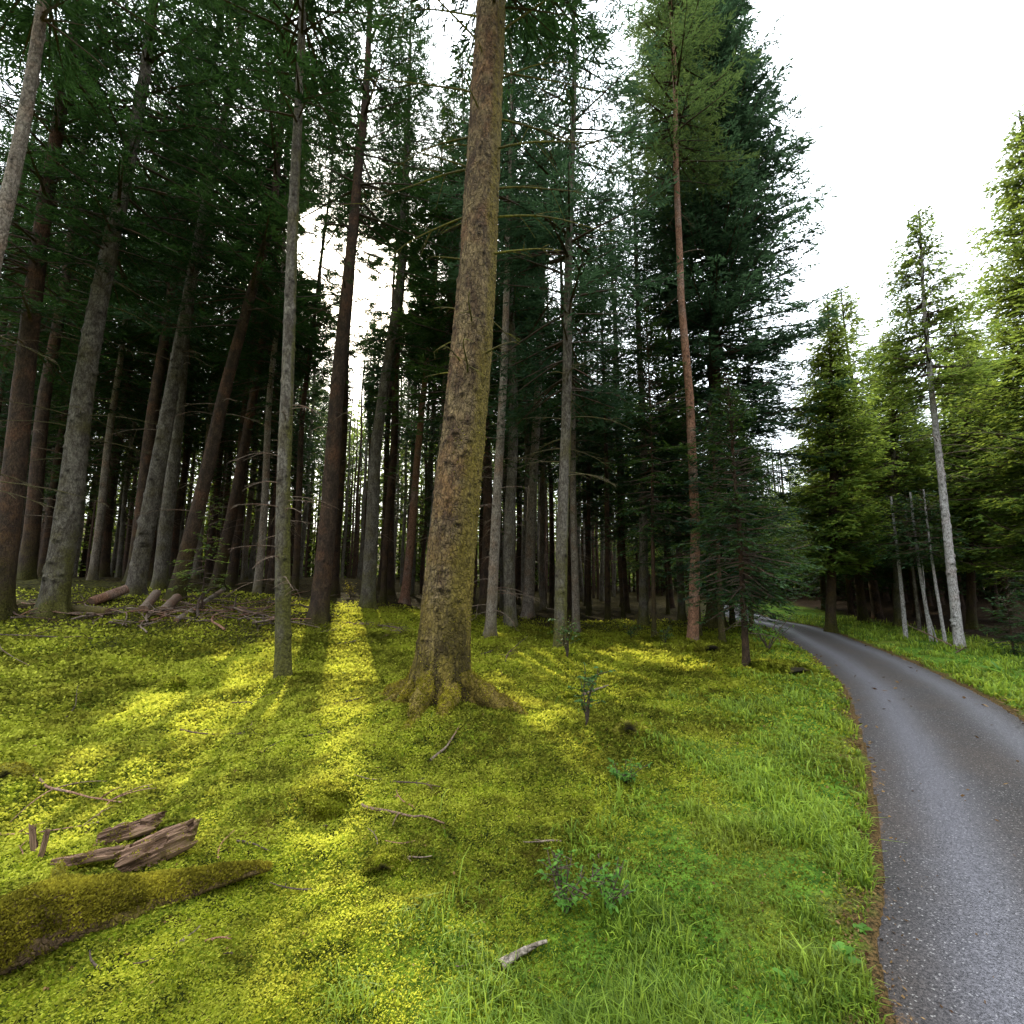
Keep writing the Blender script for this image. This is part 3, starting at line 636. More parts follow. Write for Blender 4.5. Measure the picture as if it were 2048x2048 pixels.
    tree('upright mossy trunk with a black foot in the moss slope', 1119, 9.6, .265, [(1131, 900), (1134, 700), (1140, 450), (1150, 100)], 21, 5.5, 2.76, BARK_GREY, NEEDLE_BLUE, seed=19, nseg=48, rows=340, knots=90, flare=.25, mossy=.9, moss_side=(0, .6), dead=14, dead_rng=(2.2, 6), dead_len=(.5, 1.6), dead_mat=MOSSWOOD, crown=dict(INT, gap=.3))
    tree('thin straight dark trunk right of the upright mossy one', 1214, 17, .21, [(1214, 960)], 18, 7, 1.7, BARK_DARK, NEEDLE_BLUE, seed=20, crown=INT)
    tree('thinnest dark pole between the upright mossy trunk and the straight one', 1176, 20, .2, [(1178, 960)], 19, 8, 1.8, BARK_DARK, NEEDLE_BLUE, seed=21, crown=INT)
    tree('greyish trunk with a black foot left of the young spruce pole', 1285, 15, .30, [(1288, 900)], 19, 6.5, 2.1, BARK_GREY, NEEDLE_BLUE, seed=22, nseg=30, rows=160, knots=60, crown=INT)
    tree('young spruce on a thin black stem with low green boughs', 1305, 12.4, .12, [(1307, 940)], 9.6, 2.6, 1.9, BARK_DARK, NEEDLE_FIR, seed=23, crown=dict(whorl=.3, nb=7, dense=1.7, twig=.12, wid=.018, lit=.4, droop=.3))
    tree('grey slim trunk just left of the tall reddish pine', 1362, 16, .25, [(1350, 900)], 20, 7.5, 2.4, BARK_GREY, NEEDLE_BLUE, seed=24, crown=INT, dead=6)
    tree('tall pine with bare reddish upper trunk', 1381, 11.6, .25, [(1390, 1060), (1382, 800), (1360, 600), (1351, 200)], 19.5, 12.6, 1.9, BARK_RED, PINE_NEEDLE, name='pine_tree', cat='pine tree', seed=25, nseg=40, rows=300, knots=80, flare=.3, mossy=.5, dead=9, dead_rng=(5, 12), dead_len=(.4, 1.2), crown=dict(shape='pine', whorl=.34, nb=6, dense=1.7, twig=.13, wid=.011, lit=.75, gap=.15), taper=.62)
    tree('huge dark spruce with broad ragged boughs against the white sky', 1428, 14.6, .50, [(1428, 500)], 27, 3.0, 3.5, BARK_DARK, NEEDLE_BLUE, seed=26, nseg=36, rows=160, knots=40, flare=.7, crown=dict(shape='column', whorl=.34, nb=11, dense=1.65, gap=.10, droop=.16, up=.14, lit=.45, twig=.16, wid=.02), dead=6, dead_rng=(1.5, 4), dead_len=(.6, 1.6))
    tree('small dark spruce with drooping low boughs at the path bend', 1484, 8.1, .11, [(1478, 1080)], 5.2, 1.1, 1.15, BARK_DARK, NEEDLE_FIR, seed=27, nseg=18, rows=90, mossy=.4, crown=dict(whorl=.17, nb=8, dense=2.2, twig=.085, wid=.013, droop=.35, lit=.4, gap=.05), dead=9, dead_rng=(.5, 1.6), dead_len=(.3, .7), dead_thick=.006)
    tree('drooping spruce leaning its boughs over the far path bend', 1462, 15.4, .16, [], 8.5, .9, 1.9, BARK_DARK, NEEDLE_FIR, seed=28, crown=dict(whorl=.26, nb=8, dense=1.5, twig=.13, wid=.018, lit=.4))
    for i, (bx, d, H, zb, R, lab) in enumerate([(1395, 12.8, 7.5, 1.6, 1.7, 'dark low spruce filling the shade between the reddish pine and the path bend'), (1440, 11.2, 6.0, 1.3, 1.3, 'young dark spruce just left of the small drooping one'), (1500, 13.2, 7.0, .6, 1.35, 'low green spruce overhanging the inner edge of the path bend'),
            (1245, 19, 12, 3.5, 2.4, 'green spruce crown rising between the upright mossy trunk and the pine'), (1180, 22, 13, 4.5, 2.4, 'dim spruce crown just right of the upright mossy trunk'), (1335, 20, 14, 3.0, 2.6, 'blue green spruce crown right behind the tall reddish pine')]):
        tree(lab, bx, d, .14, [], H, zb, R, BARK_DARK, [NEEDLE_FIR, NEEDLE_BLUE][i % 2], seed=70 + i, nseg=12, rows=50, knots=10, crown=dict(whorl=.3, nb=7, dense=1.4, twig=.13, wid=.019, lit=.4, droop=.28))
    # --- beyond the path
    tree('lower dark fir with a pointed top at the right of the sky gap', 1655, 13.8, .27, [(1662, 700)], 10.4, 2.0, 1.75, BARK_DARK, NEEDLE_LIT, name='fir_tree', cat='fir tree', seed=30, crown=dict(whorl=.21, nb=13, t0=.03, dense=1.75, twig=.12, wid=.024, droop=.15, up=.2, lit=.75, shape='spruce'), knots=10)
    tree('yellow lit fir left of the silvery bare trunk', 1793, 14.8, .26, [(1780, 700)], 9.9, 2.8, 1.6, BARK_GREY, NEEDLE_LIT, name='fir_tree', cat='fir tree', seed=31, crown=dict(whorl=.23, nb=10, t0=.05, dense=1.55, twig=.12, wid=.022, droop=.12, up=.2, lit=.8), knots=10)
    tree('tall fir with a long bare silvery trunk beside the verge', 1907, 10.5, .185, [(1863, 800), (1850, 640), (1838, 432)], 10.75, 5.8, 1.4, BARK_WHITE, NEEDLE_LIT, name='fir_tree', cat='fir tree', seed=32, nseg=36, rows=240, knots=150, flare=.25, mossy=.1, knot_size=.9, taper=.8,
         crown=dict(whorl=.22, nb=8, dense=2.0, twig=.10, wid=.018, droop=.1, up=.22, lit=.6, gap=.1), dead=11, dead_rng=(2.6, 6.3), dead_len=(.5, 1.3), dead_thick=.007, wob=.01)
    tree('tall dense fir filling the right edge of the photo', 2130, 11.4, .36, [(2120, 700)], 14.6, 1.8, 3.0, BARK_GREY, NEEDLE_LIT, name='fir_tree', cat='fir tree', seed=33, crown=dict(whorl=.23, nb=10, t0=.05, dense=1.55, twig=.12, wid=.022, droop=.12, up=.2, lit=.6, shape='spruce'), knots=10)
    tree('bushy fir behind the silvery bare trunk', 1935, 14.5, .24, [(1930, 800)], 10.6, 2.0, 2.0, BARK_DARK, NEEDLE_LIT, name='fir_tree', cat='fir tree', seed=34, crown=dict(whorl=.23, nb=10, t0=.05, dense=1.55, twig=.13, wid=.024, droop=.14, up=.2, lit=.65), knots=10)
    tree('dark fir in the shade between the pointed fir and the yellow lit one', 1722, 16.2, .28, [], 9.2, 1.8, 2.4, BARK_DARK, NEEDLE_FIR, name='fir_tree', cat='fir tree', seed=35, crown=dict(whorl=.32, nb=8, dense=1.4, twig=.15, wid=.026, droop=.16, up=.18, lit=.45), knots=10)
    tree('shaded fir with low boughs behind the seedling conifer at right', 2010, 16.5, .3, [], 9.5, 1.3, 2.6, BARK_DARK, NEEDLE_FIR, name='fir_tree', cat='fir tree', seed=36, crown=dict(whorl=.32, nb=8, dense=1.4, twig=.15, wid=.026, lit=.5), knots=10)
    tree('green spruce closing the far end of the path', 1648, 22, .25, [], 11.5, .8, 2.2, BARK_DARK, NEEDLE_FIR, seed=37, crown=dict(whorl=.36, nb=6, dense=1.0, twig=.17, wid=.03, lit=.6))
    thin = [(1803, 12.2, .10, [(1794, 1110)], 'whitish thin pole leftmost of the bare poles beside the silvery trunk'), (1853, 11.6, .085, [(1838, 1129)], 'whitish thin pole in the middle of the bare poles beside the silvery trunk'),
            (1880, 11.2, .072, [(1867, 1110)], 'whitish thin pole closest to the silvery trunk'), (1832, 13.6, .09, [(1822, 1130)], 'dim grey thin pole set back between the whitish ones'), (1864, 11.4, .03, [(1847, 1200), (1848, 1170)], 'bowed thread thin sapling stem among the bare poles')]
    for i, (bx, d, dia, pts, lab) in enumerate(thin):
        tree(lab, bx, d, dia, pts, 3.7 if i < 4 else 2.0, 2.1, 1.0 if i < 4 else 0, BARK_WHITE if i != 3 else BARK_GREY, NEEDLE_FIR, name='bare_pole_tree', cat='young tree', seed=40 + i, nseg=14, rows=60, knots=30 if i < 4 else 0, knot_size=.5, mossy=.1, flare=.15, taper=.5,
             crown=dict(whorl=.22, nb=7, dense=1.6, twig=.12, wid=.018, lit=.4))

    # --- the rest of the forest: a few prototypes, copied tree by tree
    rng = np.random.RandomState(77); protos = []
    def with_twigs(V, Fq, at, A, bm):
        TV, TF = np.concatenate(A.V), np.concatenate(A.F)
        return mesh_np('trunk', np.concatenate([V, TV]), np.concatenate([Fq, TF + len(V)]), [bm, DEADWOOD], np.concatenate([np.zeros(len(Fq)), np.ones(len(TF))]),
            {'mossy': np.concatenate([at['mossy'], np.full(len(TV), .2)]), 'dark': np.concatenate([at['dark'], np.zeros(len(TV))])}, True)
    for k in range(7):
        H = [21, 23, 19, 22, 20, 24, 18][k]; zb = [6.5, 7.5, 5.0, 8, 6.0, 7, 4.0][k]; sp2 = Spine([0., 5], [0., .15 * (rng.rand() - .5)], rng, H, .06)
        V, Fq, at = trunk_geo(sp2, H, [.14, .17, .11, .18, .13, .2, .1][k], rng, 14, 70, .35, 25, .03, .6)
        bm = [BARK_DARK, BARK_GREY, BARK_DARK, BARK_DARK, BARK_LIGHT, BARK_DARK, BARK_GREY][k]
        geo = crown_geo(sp2, H, zb, 2.5, rng, **dict(INT, dense=1.1, twig=.20, wid=.021, gap=.24))
        ndm = [NEEDLE_DARK, NEEDLE_BLUE, NEEDLE_DARK, NEEDLE_FIR, NEEDLE_DARK, NEEDLE_BLUE, NEEDLE_FIR][k]
        A = Acc()
        for _ in range(26):                                                     # withered twigs under the crown
            z = rng.uniform(2.2, zb + 1); az = rng.rand() * 6.3; L = rng.uniform(.4, 1.3); t = np.linspace(0, 1, 5); b = sp2.at(np.array([z]))[0]
            P = b + np.stack([np.cos(az) * L * t, np.sin(az) * L * t, .1 * L * t - .35 * L * t ** 2], 1); A.add(*tube(P, .010 * (1 - .8 * t) + .002, 3))
        protos.append((with_twigs(V, Fq, at, A, bm), geo, crown_mesh('crown', geo, [ndm, WOOD]), None, ndm))
    hprotos = []
    for k in range(6):
        H = [21, 23, 20, 22, 24, 19][k]; sp2 = Spine([0., 5], [0., .2 * (rng.rand() - .5)], rng, H, .07); V, Fq, at = trunk_geo(sp2, H, [.12, .15, .10, .16, .13, .11][k], rng, 10, 40, .35, 10, .03, .5)
        geo = crown_geo(sp2, H, [11, 12.5, 10, 12, 13.5, 9.5][k], 2.1, rng, **dict(INT, dense=.85, twig=.24, wid=.03, gap=.25)); nm = [NEEDLE_DARK, NEEDLE_FIR, NEEDLE_BLUE][k % 3]
        A = Acc()
        for _ in range(20):
            z = rng.uniform(2.2, 11); az = rng.rand() * 6.3; L = rng.uniform(.4, 1.3); tt = np.linspace(0, 1, 5); bb = sp2.at(np.array([z]))[0]
            A.add(*tube(bb + np.stack([np.cos(az) * L * tt, np.sin(az) * L * tt, .1 * L * tt - .35 * L * tt ** 2], 1), .012 * (1 - .8 * tt) + .002, 3))
        hprotos.append((with_twigs(V, Fq, at, A, [BARK_DARK, BARK_GREY, BARK_DARK][k % 3]), geo, crown_mesh('crown', geo, [nm, WOOD]), None, nm))
    fprotos = []
    for k in range(4):
        H = [11, 13, 9, 12][k]; sp2 = Spine([0., 5], [0., 0.], rng, H, .05); V, Fq, at = trunk_geo(sp2, H, [.13, .15, .1, .12][k], rng, 12, 50, .35, 15, .03, .3)
        geo = crown_geo(sp2, H, [2.2, 3.0, 1.2, 2.0][k], [2.4, 2.6, 2.1, 2.4][k], rng, whorl=.34, nb=8, dense=1.1, twig=.18, wid=.03, droop=.15, up=.18, lit=.55)
        nm = [NEEDLE_FIR, NEEDLE_LIT, NEEDLE_FIR, NEEDLE_BLUE][k]
        fprotos.append((mesh_np('trunk', V, Fq, [BARK_DARK], None, at, True), geo, crown_mesh('crown', geo, [nm, WOOD]), None, nm))
    placed = [(t[0], t[1]) for t in TREES]
    shd = -SUN[:2] / np.linalg.norm(SUN[:2]); litp = []
    for (cx, cy, rx, ry, s) in LIT:
        if s >= .8 and cy > 1180:
            for q in range(14): litp.append(G(cx + rx * rng.uniform(-.8, .8), cy + ry * rng.uniform(-.8, .8))[:2])
    litp = np.array(litp)
    def put(x, y, pr, k, nm, cat, lab, grp, sc):
        tm, geo, cm, dm, ndm = pr[k]; a = rng.rand() * 2 * PI
        root = empty(nm, (x, y, gz(x, y))); tag(root, lab, cat, grp); root.rotation_euler = (0, 0, a); root.scale = (sc, sc, sc)
        obj('trunk', tm, root)
        if dm: obj('dead_twig', dm, root)
        ca, sa = math.cos(a), math.sin(a); C = geo[0].reshape(-1, 4, 3).mean(1) * sc
        C = np.stack([C[:, 0] * ca - C[:, 1] * sa + x, C[:, 0] * sa + C[:, 1] * ca + y, C[:, 2] + root.location.z], 1)
        kp = cull_keep(C, rng)
        if kp.mean() > .985: obj('crown', cm, root)
        else:
            W = geo[3][geo[4]].mean(1) * sc; W = np.stack([W[:, 0] * ca - W[:, 1] * sa + x, W[:, 0] * sa + W[:, 1] * ca + y, W[:, 2] + root.location.z], 1)
            obj('crown', crown_mesh('crown', geo, [ndm, WOOD], keep=kp, wkeep=cull_keep(W, rng)), root)
        placed.append((x, y))
    def bg(N, y0, y1, a0, a1, gap, test, pr, nm, cat, lab, grp, s0=.85, s1=1.1):
        got = 0; tries = 0
        while got < N and tries < 6000:
            tries += 1; y = y0 + (y1 - y0) * rng.rand() ** 1.0; a = math.radians(rng.uniform(a0, a1)); x = y * math.tan(a)
            if any((x - q[0]) ** 2 + (y - q[1]) ** 2 < gap * gap for q in placed): continue
            pd = float(path_dist(np.array([x]), np.array([y]))[0])
            if not test(x, y, pd): continue
            if y < 40:                                                      # leave the lanes the sun shines down
                al = (litp - np.array([x, y])) @ shd; la = (litp - np.array([x, y])) @ np.array([-shd[1], shd[0]])
                if ((al > 0) & (al < 25) & (np.abs(la) < .2)).mean() > .016: continue
            put(x, y, pr, rng.randint(len(pr)), nm, cat, lab, grp, rng.uniform(s0, s1)); got += 1
        return got
    bg(66, 13.5, 25, -50, 17, 1.6, lambda x, y, p: p < -2.2, protos, 'spruce_tree', 'spruce tree', 'thin dark forest trunk among many alike behind the front trees', 'thin dark trunks in the middle of the forest')
    bg(125, 24, 46, -49, 13, 1.55, lambda x, y, p: p < -2.5, hprotos, 'spruce_tree', 'spruce tree', 'distant dark trunk among many alike deep in the forest', 'distant trunks deep in the forest')
    bg(34, 14.5, 36, 33, 49, 1.9, lambda x, y, p: p > 3.3 and x / y > .72, fprotos, 'fir_tree', 'fir tree', 'shaded fir among many alike in the stand beyond the path', 'firs in the stand beyond the path')
    bg(26, 20, 46, 12, 36, 2.3, lambda x, y, p: abs(p) > 2.6, fprotos, 'fir_tree', 'fir tree', 'distant fir among many alike closing the view past the path bend', 'firs past the path bend', .7, .95)

def build_far_wood():
    """the wood beyond, reads as one mass: many boughs and stems"""
    rng = np.random.RandomState(21); A = Acc(); n = 110000
    a = np.radians(rng.uniform(-56, 56, n)); r = rng.uniform(47, 66, n); h = rng.rand(n) ** 1.25 * (17 + 5 * fbm(a * 14, a * 0, 2, 3)); h = np.where((np.degrees(a) > 22) & (np.degrees(a) < 44), h * .42, h)
    P = np.stack([r * np.sin(a), r * np.cos(a), h + .8], 1); d = rng.normal(size=(n, 3)); d[:, 2] = d[:, 2] * .35 - .3; d /= np.linalg.norm(d, axis=1)[:, None]
    w = np.cross(d, np.array([0, 0, 1.]) + rng.normal(0, .4, (n, 3))); w /= np.linalg.norm(w, axis=1)[:, None]
    V, Fq = kites(P, P + d * rng.uniform(.4, 1.1, n)[:, None], w * rng.uniform(.08, .2, n)[:, None]); A.add(V, Fq, 0, np.repeat(np.clip(rng.normal(.45, .25, n), 0, 1), 4))
    for i in range(640):
        a = math.radians(rng.uniform(-56, 56)); r = rng.uniform(46, 66); x, y = r * math.sin(a), r * math.cos(a); H = rng.uniform(9, 17); z0 = float(gbase(x, y)) - .3
        t = np.linspace(0, 1, 4); A.add(*tube(np.stack([x + 0 * t, y + 0 * t, z0 + H * t], 1), rng.uniform(.1, .2) * (1 - .7 * t), 5), 1)
    me = A.mesh('far_wood', [NEEDLE_LIT, BARK_DARK]); o = obj('far_wood', me); kindtag(o, 'stuff', 'dark far wood closing the view behind all the trunks', 'far wood')

# ------------------------------------------------------------------ small things on the ground
def scatter_moss(V, Fq, n, rng, size, mat, parent, nz=.1, name='moss_cover', test=None):
    T = V[Fq]; c = np.cross(T[:, 2] - T[:, 0], T[:, 3] - T[:, 1]); ar = np.linalg.norm(c, axis=1); N = c / (ar[:, None] + 1e-9)
    ctr = T.mean(1); wgt = ar * sstep(nz - .3, nz + .3, N[:, 2])
    if test is not None: wgt = wgt * test(ctr)
    i = rng.choice(len(Fq), n, p=wgt / wgt.sum()); u, v = rng.rand(n, 1), rng.rand(n, 1)
    P = (T[i, 0] * (1 - u) + T[i, 1] * u) * (1 - v) + (T[i, 3] * (1 - u) + T[i, 2] * u) * v
    d = N[i] * .6 + rng.normal(0, .6, (n, 3)); d /= np.linalg.norm(d, axis=1)[:, None]; s = size * rng.uniform(.6, 1.4, n)
    w = np.cross(d, rng.normal(size=(n, 3))); w /= np.linalg.norm(w, axis=1)[:, None]; P = P + N[i] * (s * rng.uniform(-.2, .6, n))[:, None]
    VV, FF = kites(P, P + d * s[:, None], w * (s * rng.uniform(.22, .42, n))[:, None], .5)
    t = np.clip(.25 + 1.1 * (fbm(P[:, 0] / .1 + P[:, 2] * 5, P[:, 1] / .1, 2, 60) - .4) + rng.normal(0, .18, n), 0, 1)
    return obj(name, mesh_np(name, VV, FF, [mat], None, {'tint': np.repeat(t, 4)}), parent)

def wood_mesh(name, V, Fq, mat, mossy=.2, dark=0.):
    return mesh_np(name, V, Fq, [mat], None, {'mossy': np.broadcast_to(mossy, (len(V),)), 'dark': np.broadcast_to(dark, (len(V),))}, True)

def stick(label, p0, p1, r, rng, mat=DEADWOOD, twigs=4, lift=(.02, .03), sag=.02, name='fallen_branch', cat='branch', group=None, bend=.12, moss=.25, tl=.3):
    """a fallen branch lying from one surveyed ground point to another"""
    a = G(*p0) if len(p0) == 2 else np.array(p0); b = G(*p1) if len(p1) == 2 else np.array(p1)
    root = a.copy(); t = np.linspace(0, 1, 14); D = b - a; L = np.linalg.norm(D); side = np.array([-D[1], D[0], 0]) / (L + 1e-6)
    P = a + D * t[:, None] + side * (bend * L * np.sin(t * PI * rng.uniform(.8, 1.6)) * rng.choice([-1, 1]))[:, None] + side * (.03 * L * (fbm(t * 5, t * 0 + rng.rand() * 50, 2) - .5))[:, None]
    P[:, 2] = np.maximum(P[:, 2], ground_z(P[:, 0], P[:, 1])) + r + lift[0] + (lift[1] - lift[0]) * t
    A = Acc(); A.add(*tube(P - root, r * (1 - .7 * t) * (1 + .3 * (fbm(t * 9, t * 0, 2, 7) - .5)) + .001, 7))
    for _ in range(twigs):
        k = rng.randint(2, 13); q = P[k] - root; l = L * rng.uniform(.3, 1) * tl; d0 = D / L * rng.uniform(.3, .9) + side * rng.choice([-1, 1]) * rng.uniform(.4, 1) + np.array([0, 0, rng.uniform(0, .7)]); d0 /= np.linalg.norm(d0)
        s = np.linspace(0, 1, 6); Q = q + d0 * (l * s)[:, None] + np.array([0, 0, -.25 * l]) * (s ** 2)[:, None]
        gq = ground_z(Q[:, 0] + root[0], Q[:, 1] + root[1]) - root[2] + .004; Q[:, 2] = np.maximum(Q[:, 2], gq)
        A.add(*tube(Q, r * .45 * (1 - .75 * s) + .0008, 5))
    o = obj(name, wood_mesh(name, np.concatenate(A.V), np.concatenate(A.F), mat, moss), None, root); return tag(o, label, cat, group)

def cut_log(label, p0, p1, r, rng, mat, seed_moss=.3, up=0.0):
    a = G(*p0); b = G(*p1); t = np.linspace(0, 1, 16); P = a + (b - a) * t[:, None]; P[:, 2] = np.linspace(a[2], b[2], 16) + r * .8 + up * t
    root = empty('cut_log', a); tag(root, label, 'log')
    V, Fq = tube(P - a, r * (1 + .12 * (fbm(t * 6, t * 0 + rng.rand() * 30, 2) - .5)), 16); V += (.12 * r * (fbm(V[:, 0] * 12 + V[:, 2] * 9, V[:, 1] * 12, 3, 8) - .5))[:, None]
    obj('bark', wood_mesh('bark', V, Fq, mat, seed_moss), root)
    d = (P[-1] - P[0]) / np.linalg.norm(P[-1] - P[0])
    for e, s in ((0, -1), (len(P) - 1, 1)):
        ring = V[e * 16:(e + 1) * 16]; c = ring.mean(0) + d * s * .004; inner = c + (ring - c) * .5; R2 = ring + d * s * .002
        VV = np.concatenate([R2, inner + d * s * .003, [c]]); j = np.arange(16); jn = (j + 1) % 16
        FF = np.concatenate([np.stack([j, jn, 16 + jn, 16 + j], 1), np.stack([16 + j, 16 + jn, np.full(16, 32), np.full(16, 32)], 1)])
        me = bpy.data.meshes.new('cut_end'); me.from_pydata([tuple(q) for q in VV], [], [tuple(q) for q in FF[:16].tolist()] + [(int(16 + a_), int(16 + b_), 32) for a_, b_ in zip(j, jn)]); me.materials.append(ROT); obj('cut_end', me, root)

def rotten(label, ctr, yaw, L, Wd, Th, rng, tilt=(0, 0), name='rotten_wood', n=2, moss=0):
    """a broken slab of rotten wood: ridged along the grain, with torn ends"""
    A = Acc(); nx, ny = 40, 34
    for k in range(n):
        o = rng.rand() * 50; v = np.linspace(-.5, .5, ny); u = np.linspace(0, 1, nx)
        e0 = -L / 2 * (1 + .35 * (fbm(v * 14 + o, v * 0, 2, 91) - .5) + .5 * (fbm(v * 3 + o, v * 0, 2, 92) - .5)); e1 = L / 2 * (1 + .5 * (fbm(v * 16 + o, v * 0 + 7, 2, 93) - .5) + .3 * (fbm(v * 3 + o, v * 0 + 3, 1, 94) - .5))
        X = e0[None] + (e1 - e0)[None] * u[:, None]; Y = np.broadcast_to(v[None] * Wd * (1 - .35 * k), X.shape) + .12 * Wd * (fbm(X / L * 3 + o, X * 0, 2, 95) - .5)
        rid = np.abs(fbm(Y / Wd * 7 + o, X / L * 1.5, 3, 96) - .5) * 2; pit = sstep(.52, .62, fbm(X / L * 4 + o, Y / Wd * 4, 2, 97))
        top = Th * (.55 - 1.0 * (v[None] ** 2) * 1.6 + .55 * (.5 - rid) - .55 * pit) + k * Th * .55; bot = -Th * (.45 - .8 * v[None] ** 2) + 0 * X + k * Th * .3
        end = np.minimum(1, np.minimum(u, 1 - u) * 9)[:, None]; bot = top - (top - bot) * (.06 + .94 * end)
        V = np.concatenate([np.stack([X, Y, top], 2).reshape(-1, 3), np.stack([X, Y, np.minimum(bot, top - .002)], 2).reshape(-1, 3)])
        i = np.arange(nx - 1)[:, None] * ny; j = np.arange(ny - 1)[None]; Ft = np.stack([i + j, i + ny + j, i + ny + j + 1, i + j + 1], 2).reshape(-1, 4); m = nx * ny; Fb = Ft[:, ::-1] + m
        ia = np.arange(nx - 1) * ny; s1 = np.stack([ia, ia + m, ia + ny + m, ia + ny], 1); ib = ia + ny - 1; s2 = np.stack([ib, ib + ny, ib + ny + m, ib + m], 1)
        ja = np.arange(ny - 1); s3 = np.stack([ja, ja + 1, ja + 1 + m, ja + m], 1); jb = ja + (nx - 1) * ny; s4 = np.stack([jb, jb + m, jb + 1 + m, jb + 1], 1)
        A.add(V, np.concatenate([Ft, Fb, s1, s2, s3, s4]))
    V = np.concatenate(A.V); Fq = np.concatenate(A.F)
    root = empty(name, (ctr[0], ctr[1], ctr[2])); root.rotation_euler = (tilt[0], tilt[1], yaw); tag(root, label, 'rotten wood')
    obj('wood', mesh_np('wood', V, Fq, [ROT], None, None, False), root)
    if moss: scatter_moss(V, Fq, moss, rng, .009, MOSS_LOG, root, .5, test=lambda c: (fbm(c[:, 0] / .05, c[:, 1] / .05, 2, 98) > .55) + .02)
    return root

def lump(label, ctr, rx, ry, rz, rng, name, cat, mat, moss_n=0, moss_mat=None, size=.016, cavity=None):
    u = np.linspace(.02, PI * .62, 26); a = np.arange(36) / 36 * 2 * PI; U, Aa = np.meshgrid(u, a, indexing='ij'); o = rng.rand() * 40
    X = np.sin(U) * np.cos(Aa); Y = np.sin(U) * np.sin(Aa); Z = np.cos(U)
    k = 1 + .5 * (fbm(X * 1.7 + o, Y * 1.7 + Z * 1.3, 3, 70) - .5) + .25 * (fbm(X * 6 + o, Y * 6 + Z * 5, 2, 71) - .5)
    if cavity is not None:
        cd = np.array(cavity, float); cd /= np.linalg.norm(cd); dot = X * cd[0] + Y * cd[1] + Z * cd[2]; k = k * (1 - .6 * sstep(.72, .95, dot))
    V = np.stack([X * k * rx, Y * k * ry, Z * k * rz], 2).reshape(-1, 3); n = 36; i = np.arange(25)[:, None] * n; j = np.arange(n)[None]; jn = (j + 1) % n
    Fq = np.stack([i + j, i + n + j, i + n + jn, i + jn], 2).reshape(-1, 4)
    root = empty(name, ctr); tag(root, label, cat)
    obj('wood', wood_mesh('wood', V, Fq, MOSSWOOD if moss_n else mat, 1.0, 0. if cavity is None else .95 * sstep(.70, .86, V / np.linalg.norm(V, axis=1)[:, None] @ cd)), root)
    if moss_n:
        moss_n *= 3
        cav = (lambda c: np.ones(len(c))) if cavity is None else (lambda c: (c / np.linalg.norm(c, axis=1)[:, None] @ cd < .75).astype(float))
        scatter_moss(V, Fq, moss_n, rng, size, moss_mat or MOSS, root, -.15, test=cav)
    return root

def leaf_outline(A, d, nrm, L, Wd, acc, rng, t=.6):
    """one broad leaf: six quads bent along the midrib"""
    s = np.linspace(0, 1, 6); w = Wd * np.sin(np.clip(s * .93 + .05, 0, 1) * PI) ** .7; sd = np.cross(d, nrm); sd /= np.linalg.norm(sd)
    mid = A + d * (L * s)[:, None] - np.array([0, 0, 1.]) * (.35 * L * s ** 2)[:, None]
    V = np.concatenate([mid - sd * w[:, None] + nrm * (.18 * w)[:, None], mid, mid + sd * w[:, None] + nrm * (.18 * w)[:, None]])
    k = np.arange(5); Fq = np.concatenate([np.stack([k, k + 1, k + 7, k + 6], 1), np.stack([k + 6, k + 7, k + 13, k + 12], 1)]); acc.add(V, Fq, 0, t)
def rosette(label, p, n, L, rng, name='dock_plant', cat='plant', wide=.22, el=(.2, .9), lit=.6):
    g = G(*p); A = Acc()
    for i in range(n):
        a = rng.rand() * 2 * PI; e = rng.uniform(*el); l = L * rng.uniform(.55, 1.2); d = np.array([math.cos(a) * math.cos(e), math.sin(a) * math.cos(e), math.sin(e)])
        nn = np.array([-math.cos(a) * math.sin(e), -math.sin(a) * math.sin(e), math.cos(e)]) + rng.normal(0, .15, 3); b = np.array([rng.normal(0, .2 * L), rng.normal(0, .2 * L), .005])
        b[2] += gz(g[0] + b[0], g[1] + b[1]) - g[2]; leaf_outline(b, d, nn / np.linalg.norm(nn), l, l * wide, A, rng, np.clip(rng.normal(lit, .2), 0, 1))
    o = obj(name, A.mesh(name, [BROAD], True), None, g); return tag(o, label, cat)
